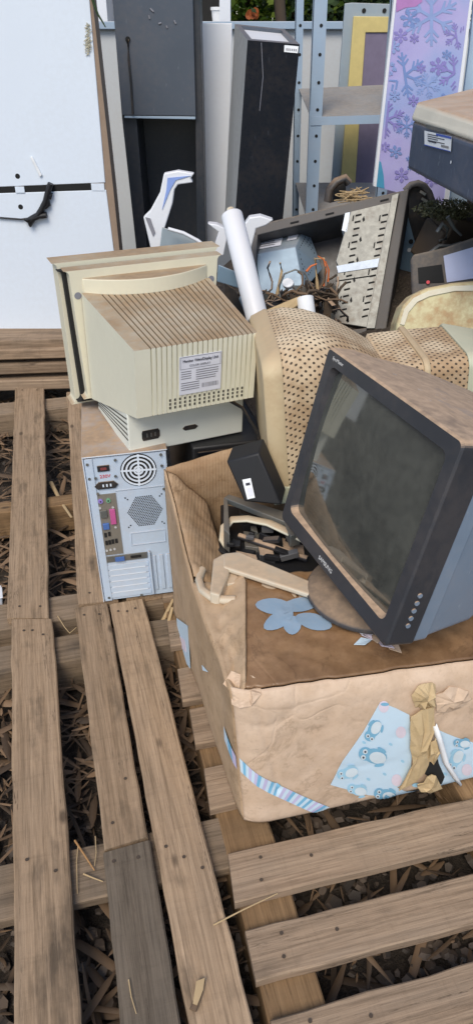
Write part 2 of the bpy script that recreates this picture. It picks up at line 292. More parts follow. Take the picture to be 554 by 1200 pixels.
# ------------------------------------------------------------------ mesh builder
class MB:
    def __init__(s): s.v = []; s.f = []; s.mi = []; s.uv = None; s.sm = []
    def add(s, vs, fs, mi=0, smooth=False):
        o = len(s.v); s.v += [Vector(p) for p in vs]
        for f in fs: s.f.append([o + i for i in f]); s.mi.append(mi); s.sm.append(smooth)
        return s
    def hexa(s, a, b, mi=0):
        """a, b : two rings of four corners"""
        return s.add(list(a) + list(b), [(3, 2, 1, 0), (4, 5, 6, 7), (0, 1, 5, 4), (1, 2, 6, 5), (2, 3, 7, 6), (3, 0, 4, 7)], mi)
    def box(s, x0, x1, y0, y1, z0, z1, mi=0, m=None):
        a = [Vector(p) for p in ((x0, y0, z0), (x1, y0, z0), (x1, y1, z0), (x0, y1, z0))]
        b = [Vector((p.x, p.y, z1)) for p in a]
        if m is not None: a = [m @ p for p in a]; b = [m @ p for p in b]
        return s.hexa(a, b, mi)
    def cbox(s, c, size, rot=(0, 0, 0), mi=0):
        m = Matrix.Translation(c) @ Euler(rot).to_matrix().to_4x4(); x, y, z = [k / 2 for k in size]
        return s.box(-x, x, -y, y, -z, z, mi, m)
    def prism(s, pts, off, mi=0):
        """pts: planar polygon, off: extrusion vector"""
        n = len(pts); off = Vector(off); pts = [Vector(p) for p in pts]
        return s.add(pts + [p + off for p in pts], [tuple(range(n))[::-1], tuple(range(n, 2 * n))] + [(i, (i + 1) % n, n + (i + 1) % n, n + i) for i in range(n)], mi)
    def loft(s, rings, caps=True, mi=0, smooth=True, closed=True):
        n = len(rings[0]); vs = [p for r in rings for p in r]; fs = []
        for k in range(len(rings) - 1):
            for i in range(n if closed else n - 1):
                j = (i + 1) % n; fs.append((k * n + i, k * n + j, (k + 1) * n + j, (k + 1) * n + i))
        s.add(vs, fs, mi, smooth)
        if caps:
            s.add(rings[0], [tuple(range(n))[::-1]], mi); s.add(rings[-1], [tuple(range(n))], mi)
        return s
    def cyl(s, p0, p1, r0, r1=None, n=20, mi=0, caps=True):
        p0, p1 = Vector(p0), Vector(p1); r1 = r0 if r1 is None else r1
        q = (p1 - p0).to_track_quat('Z', 'Y').to_matrix()
        rg = lambda p, r: [p + q @ Vector((r * math.cos(2 * PI * i / n), r * math.sin(2 * PI * i / n), 0)) for i in range(n)]
        return s.loft([rg(p0, r0), rg(p1, r1)], caps, mi)
    def tube(s, pts, r, n=8, mi=0, r1=None, flat=1.0):
        pts = [Vector(p) for p in pts]; rings = []; up = Vector((0, 0, 1))
        for i, p in enumerate(pts):
            t = (pts[min(i + 1, len(pts) - 1)] - pts[max(i - 1, 0)]).normalized()
            a = t.cross(up)
            if a.length < .01: a = t.cross(Vector((1, 0, 0)))
            a.normalize(); b = a.cross(t); rr = r if r1 is None else r + (r1 - r) * i / (len(pts) - 1)
            rings.append([p + (a * math.cos(2 * PI * k / n) + b * math.sin(2 * PI * k / n) * flat) * rr for k in range(n)])
        return s.loft(rings, True, mi)
    def disc(s, c, r, nrm, n=24, mi=0, r2=None, ex=None, sx=1.0, sy=1.0, thick=0.0):
        nrm = Vector(nrm).normalized(); ex = Vector(ex) if ex is not None else (nrm.cross(Vector((0, 0, 1))) if abs(nrm.z) < .9 else Vector((1, 0, 0)))
        ex = (ex - nrm * ex.dot(nrm)).normalized(); ey = nrm.cross(ex); c = Vector(c)
        rg = lambda q: [c + ex * (q * sx * math.cos(2 * PI * i / n)) + ey * (q * sy * math.sin(2 * PI * i / n)) for i in range(n)]
        if thick: return s.prism(rg(r), nrm * thick, mi)
        if r2 is None: return s.add(rg(r), [tuple(range(n))], mi)
        return s.add(rg(r) + rg(r2), [(i, (i + 1) % n, n + (i + 1) % n, n + i) for i in range(n)], mi)
    def build(s, name, mat, parent=None, world=False, bevel=0, seg=2, loc=None, rot=None, solid=0, jitter=0):
        me = bpy.data.meshes.new(name); mats = mat if isinstance(mat, (list, tuple)) else [mat]
        vs = s.v
        if parent is not None and world: inv = parent.matrix_basis.inverted(); vs = [inv @ p for p in vs]
        me.from_pydata([tuple(p) for p in vs], [], s.f)
        for x in mats: me.materials.append(x)
        for p, mi, sm in zip(me.polygons, s.mi, s.sm): p.material_index = mi; p.use_smooth = sm
        if s.uv:
            ul = me.uv_layers.new(name='UVMap')
            for lp in me.loops: ul.data[lp.index].uv = s.uv[lp.vertex_index]
        bm = bmesh.new(); bm.from_mesh(me)
        if bevel:
            bmesh.ops.remove_doubles(bm, verts=bm.verts, dist=1e-5)
            ed = [e for e in bm.edges if len(e.link_faces) == 2 and e.calc_face_angle(0) > rad(32)]
            r = bmesh.ops.bevel(bm, geom=ed, offset=bevel, segments=seg, profile=.6, affect='EDGES', clamp_overlap=True)
            for f in r['faces']: f.smooth = True
        if not s.uv: bmesh.ops.recalc_face_normals(bm, faces=bm.faces)
        bm.to_mesh(me); bm.free(); me.validate()
        o = bpy.data.objects.new(name, me); COL.objects.link(o)
        if parent is not None: o.parent = parent
        if loc is not None: o.location = loc
        if rot is not None: o.rotation_euler = rot
        if solid:
            md = o.modifiers.new('thickness', 'SOLIDIFY'); md.thickness = solid; md.offset = 0
        return o
def tag(o, label=None, cat=None, group=None, kind=None):
    if label: o['label'] = label
    if cat: o['category'] = cat
    if group: o['group'] = group
    if kind: o['kind'] = kind
    return o
def thing(name, label, cat, loc=(0, 0, 0), rot=(0, 0, 0), group=None):
    o = bpy.data.objects.new(name, None); COL.objects.link(o); o.empty_display_size = .05
    o.matrix_basis = Matrix.Translation(loc) @ Euler(rot).to_matrix().to_4x4()
    return tag(o, label, cat, group)
def text(body, name, mat, parent, m, size, ext=.0004, align='CENTER', world=False, sx=1.0):
    cu = bpy.data.curves.new(name, 'FONT'); cu.body = body; cu.size = size; cu.extrude = ext; cu.align_x = align; cu.align_y = 'CENTER'
    t = bpy.data.objects.new(name, cu); COL.objects.link(t)
    dg = bpy.context.evaluated_depsgraph_get(); dg.update()
    me = bpy.data.meshes.new_from_object(t.evaluated_get(dg)); bpy.data.objects.remove(t); bpy.data.curves.remove(cu)
    if world: m = parent.matrix_basis.inverted() @ m
    me.transform(m @ Matrix.Diagonal((sx, 1, 1, 1))); me.materials.clear(); me.materials.append(mat)
    o = bpy.data.objects.new(name, me); COL.objects.link(o); o.parent = parent; return o
def frame(o, ex, ey):
    ex = Vector(ex).normalized(); ey = Vector(ey); ez = ex.cross(ey).normalized(); ey = ez.cross(ex)
    m = Matrix((ex, ey, ez)).transposed().to_4x4(); return Matrix.Translation(o) @ m
def rrect(hw, z0, z1, r, y, n=5, cx=0):
    """rounded rectangle ring in the XZ plane at depth y"""
    out = []
    for (sx, sz, a0) in ((1, 1, 0), (-1, 1, 90), (-1, 0, 180), (1, 0, 270)):
        ox = cx + (hw - r) * sx; oz = (z1 - r) if sz else (z0 + r)
        for k in range(n + 1):
            a = rad(a0 + 90 * k / n); out.append(Vector((ox + r * math.cos(a), y, oz + r * math.sin(a))))
    return out
def fbm(x, y, z=0, o=4):
    return noise.fractal(Vector((x, y, z)), 1.0, 2.0, o)

# ------------------------------------------------------------------ ground
def ground():
    m = MB(); nx = 60; xs = [-1.8 + 3.4 * i / nx for i in range(nx + 1)]; ys = [.1 + 3.6 * i / nx for i in range(nx + 1)]
    xs = [-120, -20] + xs + [20, 120]; ys = [-60, -8] + ys + [14, 240]
    vs = [(x, y, (.012 * fbm(x * 5, y * 5) if abs(x) < 2 and y < 4 and y > 0 else 0) - .004) for y in ys for x in xs]
    W = len(xs); fs = [(j * W + i, j * W + i + 1, (j + 1) * W + i + 1, (j + 1) * W + i) for j in range(len(ys) - 1) for i in range(W - 1)]
    m.add(vs, fs, 0, True); tag(m.build('ground', M['soil']), kind='structure')
ground()
def scatter():
    st = MB(); lf = MB()
    def stone(x, y, s):
        n = random.randint(5, 7); q = Euler((random.uniform(-.6, .6), random.uniform(-.6, .6), random.uniform(0, 6.3))).to_matrix()
        r = [random.uniform(.6, 1.1) for _ in range(n)]; h = random.uniform(.25, .6) * s
        top = [q @ Vector((s * .75 * r[i] * math.cos(2 * PI * i / n), s * .75 * r[i] * math.sin(2 * PI * i / n), h)) for i in range(n)]
        bot = [q @ Vector((s * r[i] * math.cos(2 * PI * i / n), s * r[i] * math.sin(2 * PI * i / n), -h * .3)) for i in range(n)]
        c = Vector((x, y, random.uniform(0, .02)))
        st.loft([[c + p for p in bot], [c + p for p in top]], True, 0, False)
    def husk(x, y, L, wd, zmax=.05):
        a = random.uniform(0, 2 * PI); d = Vector((math.cos(a), math.sin(a), random.uniform(-.14, .14))); sd = Vector((-math.sin(a), math.cos(a), random.uniform(-.45, .45))).normalized()
        c = Vector((x, y, .012 + random.random() * zmax)); bend = random.uniform(-.25, .35) * L; pts = []
        n = 5
        for k in range(n):
            t = k / (n - 1) - .5; ww = wd * (1 - (2 * abs(t)) ** 3 * .8) * .5; ctr = c + d * (L * t) + Vector((0, 0, bend * (.25 - t * t))) + sd * (bend * .4 * t * t)
            if ctr.z < .004: ctr.z = .004
            pts.append((ctr - sd * ww, ctr + Vector((0, 0, ww * .5)), ctr + sd * ww))
        vs = [p for r in pts for p in r]; fs = []
        for k in range(n - 1):
            for j in range(2): fs.append((k * 3 + j, k * 3 + j + 1, k * 3 + 4 + j, k * 3 + 3 + j))
        lf.add(vs, fs, 0, True)
    for _ in range(5200):
        y = .3 + 2.9 * random.random() ** 1.4; x = random.uniform(-.42 * (y + .9), .40 * (y + .9))
        if y > 1.7 and x > -.1: continue
        if x < -.05 and y > .95 and random.random() < .75: continue
        stone(x, y, random.uniform(.006, .020))
    for _ in range(12500):
        y = .3 + 2.8 * random.random() ** 1.2; x = random.uniform(-.42 * (y + .9), .40 * (y + .9))
        if y > 1.7 and x > -.1: continue
        dens = 1.0 if (y > .95 and x < 0) else (.30 if x < 0 else .17)
        if random.random() > dens: continue
        if random.random() < .62: husk(x, y, random.uniform(.008, .05), random.uniform(.002, .007), .045)
        else: husk(x, y, random.uniform(.04, .20), random.uniform(.004, .018), .05)
    tag(st.build('gravel', M['stone']), 'dark angular stone chips covering the ground under the pallets', 'gravel', kind='stuff')
    tag(lf.build('dry_husks', M['dryleaf']), 'dry brown husks and leaf strips littering the ground between pallet boards', 'dry leaves', kind='stuff')
scatter()

# ------------------------------------------------------------------ pallets
def board(parent, c4, zt, th, mat, name='deck_board', nails=()):
    """c4: far-left, far-right, near-right, near-left world XY of the top face; the mesh's X runs along the grain (far to near)"""
    fl, fr, nr, nl = [Vector((p[0], p[1])) for p in c4]
    a = (fl + fr) / 2; b = (nl + nr) / 2; ax = b - a; L = ax.length; ang = math.atan2(ax.y, ax.x); c = (a + b) / 2
    mw = Matrix.Translation((c.x, c.y, zt)) @ Matrix.Rotation(ang, 4, 'Z'); inv = mw.inverted()
    n = max(6, int(L / .05)); top = []; bot = []
    sdv = random.random() * 50
    m = MB(); rings = []
    for k in range(n + 1):
        t = k / n; p = fl.lerp(nl, t); q = fr.lerp(nr, t)
        p = inv @ Vector((p.x, p.y, zt)); q = inv @ Vector((q.x, q.y, zt))
        e1 = .0030 * fbm(k * .7, sdv); e2 = .0030 * fbm(k * .7, sdv + 9); wz = .0016 * fbm(k * .22, sdv + 3)
        bv = .003
        ring = [Vector((p.x, p.y + e1, -th)), Vector((p.x, p.y + e1, -bv + wz)), Vector((p.x, p.y + e1 - bv if p.y > q.y else p.y + e1 + bv, wz)),
                Vector((q.x, q.y + e2 + bv if p.y > q.y else q.y + e2 - bv, wz)), Vector((q.x, q.y + e2, -bv + wz)), Vector((q.x, q.y + e2, -th))]
        rings.append(ring)
    m.loft(rings, True, 0, False)
    for (t, s) in nails:
        p = fl.lerp(nl, t).lerp(fr.lerp(nr, t), s); p = inv @ Vector((p.x, p.y, zt))
        m.disc((p.x, p.y, .0022), .0033, (0, 0, 1), 10, 1, thick=.0006)
    o = m.build(name, [mat, M['nail']]); o.parent = parent
    o.matrix_basis = parent.matrix_basis.inverted() @ mw
    return o
E2 = Vector((-math.sin(rad(14.5)), math.cos(rad(14.5)))); E1 = Vector((math.cos(rad(14.5)), math.sin(rad(14.5))))
def pz(px, py, z=.14): p = Z(px, py, z); return (p.x, p.y)
def strip(p, q, wd):
    """rectangle whose front edge runs p->q, going away by wd"""
    p = Vector(p); q = Vector(q); d = (q - p).normalized(); n = Vector((-d.y, d.x)) * wd
    return (p, p + n, q + n, q)
nl4 = ((.015, .25), (.015, .75), (.97, .3), (.97, .8))
far = thing('pallet', 'far left wooden pallet whose boards run under the computer tower', 'pallet', (-.6, 2.1, 0), group='wooden pallets on the ground')
board(far, ((-.922, 2.888), (-.801, 2.888), (-.478, 1.445), (-.584, 1.445)), .14, .02, M['wood'], nails=nl4)
board(far, ((-.700, 2.85), (-.595, 2.87), (-.309, 1.515), (-.412, 1.497)), .14, .02, M['wood'], nails=nl4)
board(far, ((-.575, 2.87), (-.470, 2.89), (-.190, 1.55), (-.290, 1.52)), .14, .02, M['wood'])
board(far, ((-1.15, 2.80), (-1.04, 2.82), (-.745, 1.40), (-.85, 1.38)), .14, .02, M['wood'])
for (p, wd, h, mt) in ((Z(0, 738, .118), .10, .10, 'wood_dark'), (Z(0, 601, .118), .06, .10, 'wood_orange'), (Z(0, 486, .118), .11, .10, 'wood_dark')):
    a = Vector((p.x, p.y)) - E1 * .25; board(far, strip(a, a + E1 * 1.02, wd), .118, h, M[mt], 'stringer')
near = thing('pallet', 'near left wooden pallet with one dark weathered board at the bottom edge', 'pallet', (-.3, .9, 0), group='wooden pallets on the ground')
board(near, ((-.571, 1.438), (-.467, 1.442), (-.192, .35), (-.290, .35)), .14, .02, M['wood'], nails=((.04, .3), (.04, .5), (.055, .75), (.6, .25), (.62, .75)))
board(near, ((-.418, 1.483), (-.337, 1.504), (-.164, .832), (-.240, .806)), .14, .02, M['wood'], nails=((.05, .25), (.06, .7), (.93, .25), (.8, .7)))
tag(board(near, ((-.243, .800), (-.160, .826), (-.040, .35), (-.132, .35)), .14, .02, M['wood_grey'], nails=((.05, .2), (.06, .7))), 'dark grey weathered board')
board(near, ((-.330, 1.499), (-.245, 1.522), (.072, .35), (-.026, .35)), .14, .02, M['wood'], nails=((.03, .2), (.035, .45), (.03, .7), (.6, .2), (.62, .5), (.64, .8)))
board(near, ((-.76, 1.40), (-.66, 1.42), (-.40, .35), (-.50, .35)), .14, .02, M['wood'])
for (p, wd, h) in ((Z(0, 789, .118), .095, .10), (Z(100, 1056, .118), .105, .022), (Z(100, 1400, .118), .10, .10)):
    a = Vector((p.x, p.y)) - E1 * .30; board(near, strip(a, a + E1 * (.62 if p.y < 1 else .72), wd), .118, h, M['wood_dark'], 'stringer')
rp = thing('pallet', 'right hand wooden pallet carrying the stained cardboard box', 'pallet', (.3, .9, 0), group='wooden pallets on the ground')
RD = Vector((math.cos(rad(14)), math.sin(rad(14))))
for (a, b, nm) in (((275, 1058), (267, 1000), 1), ((300, 1150), (287, 1090), 1), ((333, 1262), (316, 1193), 1), ((246, 948), (239, 900), 1), ((229, 872), (222, 830), 0), ((214, 822), (208, 783), 0), ((200, 757), (196, 727), 0), ((191, 700), (188, 675), 0)):
    p = Vector(pz(*a)); q = Vector(pz(*b)); L = 1.15
    board(rp, (p, q, q + RD * L, p + RD * L), .14, .02, M['wood_r'], nails=((.045, .3), (.05, .75), (.13, .55)) if nm else ())
pA = Vector(pz(300, 1150)) + RD * .006; pB = Vector(pz(197, 735)) + RD * .006; dd = (pA - pB).normalized()
for off in (0, .48, .96):
    board(rp, (pB - dd * .25 + RD * off, pB - dd * .25 + RD * (off + .095), pA + dd * .2 + RD * (off + .095), pA + dd * .3 + RD * off), .1185, .10, M['wood_orange'], 'stringer')

# stacked timbers at the back left
for k, (pyb, dz, lab) in enumerate(((459, .0, 'lowest of the four brown planks stacked beneath the white cupboard'), (440, .045, 'second lowest of the four brown planks stacked beneath the white cupboard'),
                                    (423, .09, 'third brown plank up in the stack beneath the white cupboard'), (409, .135, 'topmost brown plank of the stack, directly beneath the white cupboard'))):
    yb = 2.91 + .012 * k + random.uniform(-.004, .004); p = Y(0, pyb, yb); h = .046
    t = MB(); t.box(-.75, .55, 0, .45, -h + .002, 0)
    o = t.build('stacked_plank', M['wood_r'], bevel=.006, loc=(-.98, yb, p.z + h - (.012 if k == 3 else .0)), rot=(0, 0, rad(5 + random.uniform(-.6, .6))))
    tag(o, lab, 'plank', 'planks stacked at the back left')

# ------------------------------------------------------------------ computer tower
PW, PH, PD = .1944, .4222, .3515
pc = thing('computer_tower', 'silver steel computer tower with its back panel showing, standing on pallet under cream monitor', 'computer', (-.3449, 1.5071, .1425), (rad(-2.19), rad(-1.35), rad(10.10)))
m = MB(); m.box(0, PW, .003, PD, 0, PH - .003); m.build('body', M['steel_lt'], pc, bevel=.002)
m = MB(); m.box(-.002, PW + .002, -.004, PD, PH - .003, PH + .0005); m.box(-.002, .0005, -.004, PD, .0, PH - .0035); m.build('cover', M['pc_top'], pc, bevel=.001)
def fx(f): return PW * f
def fz(f): return PH * (1 - f)
m = MB(); m.box(.004, PW - .002, 0, .004, .002, PH - .006); m.box(.003, .021, -.0035, .0, .002, PH - .006); m.box(PW - .006, PW - .001, -.002, 0, .002, PH - .006)
m.box(fx(.33), fx(.95), -.0016, 0, fz(.235), fz(.228)); m.box(fx(.45), fx(.9), -.0018, 0, fz(.615), fz(.608)); m.box(fx(.45), fx(.9), -.0018, 0, fz(.53), fz(.523)); m.box(fx(.45), fx(.462), -.0018, 0, fz(.615), fz(.53)); m.box(fx(.89), fx(.9), -.0018, 0, fz(.615), fz(.53))
m.build('back_panel', M['steel'], pc, bevel=.0008)
m = MB(); m.disc((fx(.645), -.0008, fz(.115)), .043, (0, -1, 0), 36); m.build('fan', M['dark_gap'], pc)
m = MB()
for r in (.012, .0215, .031, .0405): m.disc((fx(.645), -.0022, fz(.115)), r, (0, -1, 0), 36, r2=r - .0042)
m.disc((fx(.645), -.0024, fz(.115)), .0065, (0, -1, 0), 20)
for a in (0, 90, 180, 270):
    q = Matrix.Rotation(rad(a + 3), 4, 'Y'); m.add([Matrix.Translation((fx(.645), -.002, fz(.115))) @ q @ Vector(p) for p in ((-.0022, 0, .005), (.0022, 0, .005), (.0022, 0, .042), (-.0022, 0, .042))], [(0, 1, 2, 3)])
m.build('fan_grill', M['steel_lt'], pc, solid=.001)
m = MB(); c = Vector((fx(.67), -.0012, fz(.385)))
for i in range(-9, 10):
    for j in range(-9, 10):
        x = i * .0052 + (.0026 if j % 2 else 0); z = j * .0045
        if max(abs(x) * .87 + abs(z) * .5, abs(z)) < .0405: m.disc(c + Vector((x, 0, z)), .0018, (0, -1, 0), 8)
for (sx, sz) in ((-1, 1), (1, 1), (-1, -1), (1, -1)):
    for k in (0, .005): m.disc(c + Vector((sx * (.039 + k), 0, sz * (.037 + k))), .002, (0, -1, 0), 8)
m.build('vent', M['dark_gap'], pc)
m = MB(); m.box(fx(.155), fx(.30), -.003, 0, fz(.10), fz(.062)); m.build('power_switch', M['black'], pc, bevel=.001)
m = MB(); m.box(fx(.19), fx(.265), -.0036, -.003, fz(.09), fz(.074)); m.build('switch_rocker', flat('dull_red', (.20, .05, .05), .5), pc)
m = MB(); zc = fz(.188); m.prism([(fx(.09), -.001, zc), (fx(.15), -.001, zc + .010), (fx(.33), -.001, zc + .010), (fx(.38), -.001, zc), (fx(.34), -.001, zc - .009), (fx(.13), -.001, zc - .009)], (0, -.003, 0)); o = m.build('power_socket', M['black'], pc)
m = MB()
for k in (.19, .235, .28): m.box(fx(k), fx(k + .018), -.0052, -.004, zc - .003, zc + .004)
m.build('pin', M['steel_lt'], o)
text('230V', 'voltage_mark', M['red'], pc, frame((fx(.235), -.001, fz(.133)), (1, 0, 0), (0, 0, 1)), .012)
m = MB(); m.box(fx(.085), fx(.335), -.002, 0, fz(.66), fz(.245)); io = m.build('port_plate', M['io'], pc)
for (a, zf, cn, r) in ((.14, .285, 'portviolet', .0055), (.235, .285, 'green', .0055)):
    m = MB(); m.disc((fx(a), -.0022, fz(zf)), r, (0, -1, 0), 16, thick=.004); o = m.build('round_port', M[cn], io)
    m = MB(); m.disc((fx(a), -.0068, fz(zf)), r * .4, (0, -1, 0), 12); m.build('port_hole', M['dark_gap'], io)
m = MB(); m.box(fx(.23), fx(.30), -.007, -.002, fz(.445), fz(.345)); m.build('printer_port', M['magenta'], io, bevel=.001)
m = MB(); m.box(fx(.12), fx(.20), -.007, -.002, fz(.395), fz(.345)); m.build('serial_port', M['cage'], io, bevel=.001)
m = MB(); m.box(fx(.125), fx(.205), -.007, -.002, fz(.475), fz(.435)); m.build('video_port', M['portblue'], io, bevel=.001)
for (a, zf) in ((.125, .53), (.175, .525), (.125, .585), (.165, .583), (.205, .58), (.25, .578)): m = MB(); m.box(fx(a), fx(a + .033), -.0045, -.002, fz(zf), fz(zf - .028)); m.build('usb_port', M['dark_gap'], io)
for (a, zf) in ((.13, .625), (.18, .622), (.23, .62), (.28, .335), (.28, .47), (.12, .33)): m = MB(); m.disc((fx(a), -.0026, fz(zf)), .003, (0, -1, 0), 10, thick=.002); m.build('audio_jack', M['logo'], io)
m = MB()
for k in range(6):
    z = fz(.735 + k * .042); m.box(fx(.10), fx(.64), -.0022, 0, z - .0145, z)
m.box(fx(.65), fx(.675), -.010, 0, fz(.975), fz(.66)); m.build('slot_cover', M['steel'], pc, bevel=.001)
m = MB()
for k in range(5):
    z = fz(.735 + k * .042) - .0155; m.box(fx(.13), fx(.60), -.0032, -.0022, z - .001, z + .0018)
m.build('slot_lip', M['steel_lt'], pc)
m = MB(); m.box(fx(.09), fx(.64), -.003, 0, fz(.712), fz(.67)); g = m.build('card_bracket', M['cage'], pc, bevel=.0006)
m = MB(); m.box(fx(.22), fx(.34), -.008, -.003, fz(.705), fz(.68)); m.build('video_port', M['portblue'], g)
m = MB(); m.box(fx(.42), fx(.56), -.0038, -.003, fz(.70), fz(.682)); m.build('card_slot', M['dark_gap'], g)
m = MB()
for (a, b) in ((.71, .74), (.78, .84), (.88, .93)): m.box(fx(a), fx(b), -.0035, 0, fz(.955), fz(.70))
m.build('side_rib', M['steel'], pc, bevel=.0015)
m = MB()
for (a, zf) in ((.045, .045), (.045, .135), (.07, .97), (.38, .035), (.93, .03), (.93, .10), (.94, .965), (.5, .98), (.93, .25), (.12, .135), (.36, .135), (.12, .235)):
    m = MB(); m.disc((fx(a), -.0036, fz(zf)), .0034, (0, -1, 0), 12, thick=.002); m.build('screw', M['cage'], pc)

# ------------------------------------------------------------------ cream monitor seen from behind, on the tower
crt = thing('tube_monitor', 'cream tube monitor seen from behind with grooved dusty casing, on top of the steel tower', 'monitor', (-.2258, 1.8464, .566), (rad(2.29), rad(.29), rad(24.31)), group='old tube monitors')
def slab(hwt, hwb, z0, z1, y0, y1, m, mi=0, r=.012):
    def ring(y):
        out = rrect(1, z0, z1, r, y)
        return [Vector(((math.copysign(abs(p.x) - 1, p.x) + math.copysign(hwb + (hwt - hwb) * (p.z - z0) / (z1 - z0), p.x)) if True else 0, p.y, p.z)) for p in out]
    m.loft([ring(y0), ring(y1)], True, mi, False)
m = MB(); slab(.204, .195, -.004, .3655, .050, .104, m); m.build('front_bezel', M['beige'], crt, bevel=.004)
m = MB(); slab(.196, .182, .01, .352, .030, .052, m); m.build('seam_gap', M['dark_gap'], crt)
m = MB(); slab(.188, .172, .030, .3595, .0, .034, m); pl = m.build('rear_frame', M['beige'], crt, bevel=.003)
for sx, sz in ((-.172, .300), (.170, .302)): m = MB(); m.disc((sx, -.0008, sz), .0085, (0, -1, 0), 20); m.build('screw_hole', M['inkfaint'], pl)
m = MB(); N = 20
arc = [Vector((-.158 + .316 * k / N, -.050 * (1 - (2 * k / N - 1) ** 2) - .002, 0)) for k in range(N + 1)]
m.prism([Vector((p.x, p.y, .302)) for p in arc] + [Vector((.158, .004, .302)), Vector((-.158, .004, .302))], (0, 0, .038)); m.build('bowed_band', M['beige'], crt, bevel=.003)
# housing: grooved top and rear in one comb profile
def comb(hw, n, pitch, gw, depth):
    xs = [(-1.0, 0)]; tot = n * pitch; x = -tot / 2
    out = []
    for k in range(n):
        c = x + pitch * (k + .5); out += [(c - gw / 2, 0), (c - gw / 2 + .0006, depth), (c + gw / 2 - .0006, depth), (c + gw / 2, 0)]
    return out
L_, wr, wh = .3347, .1415, .1636
def lblm(x, z): return Vector((x, -L_ + (.2866 - z) / (.2866 - .125) * .010 - .0016, z))
cb = comb(wr, 21, .0117, .0032, .0060)
sh = .012
prof = [(-1, 0)] + [(a + sh, b) for a, b in cb] + [(1, 0)]
def xr(a, hw): return a * hw if abs(a) == 1 else a * hw / wr
front = []; mid = []; rt = []; rb = []
for a, d in prof:
    front.append(Vector((xr(a, wh), -.004, .3065))); mid.append(Vector((xr(a, wh * .93 + wr * .07), -.035, .3048 - d)))
    rt.append(Vector((xr(a, wr), -L_ + d, .2866 - d))); rb.append(Vector((xr(a, wr), -L_ + .010 + d * .3, .125)))
m = MB(); m.loft([front, mid, rt, rb], False, 0, False, closed=False)
A = [Vector((-wh, -.004, .3065)), mid[0], Vector((-wr, -L_, .2866)), Vector((-wr, -L_ + .01, .125)), Vector((-wh, -.004, .030))]
B = [Vector((wh, -.004, .3065)), mid[-1], Vector((wr, -L_, .2866)), Vector((wr, -L_ + .01, .125)), Vector((wh, -.004, .030))]
m.add(A, [(0, 1, 2, 3, 4)]); m.add(B, [(4, 3, 2, 1, 0)])
m.add([A[3], A[4], B[4], B[3]], [(0, 1, 2, 3)])
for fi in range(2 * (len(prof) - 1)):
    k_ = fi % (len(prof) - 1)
    if prof[k_][1] + prof[k_ + 1][1] > 0: m.mi[fi] = 1  # groove faces of the top take a darker brown than the ribs
m.build('housing', [M['beige_face'], flat('groove_brown', (.26, .19, .12), .9)], crt)
m = MB()
for (x0, n) in ((-.064, 8), (.029, 8)):
    for i in range(n):
        for j in range(3): m.prism([lblm(x0 + i * .0117 + dx_, .1335 + j * .0095 + dz_) + Vector((0, .0012, 0)) for dx_, dz_ in ((-.0022, 0), (.0022, 0), (.0022, .0062), (-.0022, .0062))], (0, .003, 0))
m.build('vent_slot', M['slot'], crt)
m = MB(); cz = lambda y: .030 + (.125 - .030) * (-y / L_)
a = [Vector((-.150, -.006, 0)), Vector((.150, -.006, 0)), Vector((.146, -.241, 0)), Vector((-.146, -.241, 0))]
b = [Vector((-.150, -.006, .034)), Vector((.150, -.006, .034)), Vector((.146, -.262, .108)), Vector((-.146, -.262, .108))]
a[2].y = a[3].y = -.262
m.hexa(a, b); ch = m.build('chassis', M['ivory'], crt, bevel=.003)
m = MB()
for k in range(5):
    f = .34 + k * .13; P0 = a[0].lerp(b[0], f); P1 = a[3].lerp(b[3], f); Q = Vector((-.0006, 0, 0)); dz_ = Vector((0, 0, .0010))
    m.prism([P0 + Q - dz_, P1.lerp(P0, .02) + Q - dz_ * 2, P1.lerp(P0, .02) + Q + dz_ * 2, P0 + Q + dz_], (.001, 0, 0))
m.build('side_groove', M['slot'], crt)
m = MB(); m.prism([(-.112, -.2595, .030), (-.074, -.2595, .030), (-.070, -.2595, .036), (-.070, -.2595, .050), (-.074, -.2595, .056), (-.112, -.2595, .056), (-.114, -.2595, .050), (-.114, -.2595, .036)], (0, -.004, 0)); o = m.build('power_socket', M['black'], crt)
m = MB()
for k in range(3): m.box(-.103 + k * .010, -.100 + k * .010, -.2650, -.2635, .038, .048)
m.build('pin', M['cage'], o)
m = MB(); m.prism([(-.006, -.2595, .036), (.020, -.2595, .036), (.027, -.2595, .042), (.020, -.2595, .048), (-.006, -.2595, .048), (-.013, -.2595, .042)], (0, -.004, 0)); m.build('signal_port', M['black'], crt)
# rating label
m = MB(); m.prism([lblm(-.043, .257), lblm(.056, .257), lblm(.056, .165), lblm(-.043, .165)], (0, .001, 0)); lb = m.build('rating_label', M['paper'], crt)
m = MB()
def rect(m, x0, x1, z0, z1, mi=0): m.add([lblm(x0, z0) + Vector((0, -.0004, 0)), lblm(x1, z0) + Vector((0, -.0004, 0)), lblm(x1, z1) + Vector((0, -.0004, 0)), lblm(x0, z1) + Vector((0, -.0004, 0))], [(0, 1, 2, 3)], mi)
for (x0, x1, z) in ((-.041, .054, .2545), (-.041, .054, .2265)): rect(m, x0, x1, z, z + .0012)
for x in (-.041, .0528): rect(m, x, x + .001, .2265, .2545)
for k in range(9):
    z = .2195 - k * .0055
    if k not in (4,): rect(m, -.039, -.015 if k < 5 else .004, z, z + .0022)
    if k < 5: rect(m, 0 - .004, .05 - random.random() * .008, z, z + .0022)
x = .010
while x < .050:
    wd = random.choice((.0008, .0014, .002)); rect(m, x, x + wd, .176, .187); x += wd + random.choice((.001, .0016))
m.build('print', M['inkfaint'], lb)
text('Monitor Video/Display Unit', 'print', M['ink'], lb, frame(lblm(.0065, .2455) + Vector((0, -.0006, 0)), (1, 0, 0), (0, 0, 1)), .0088, sx=.84)
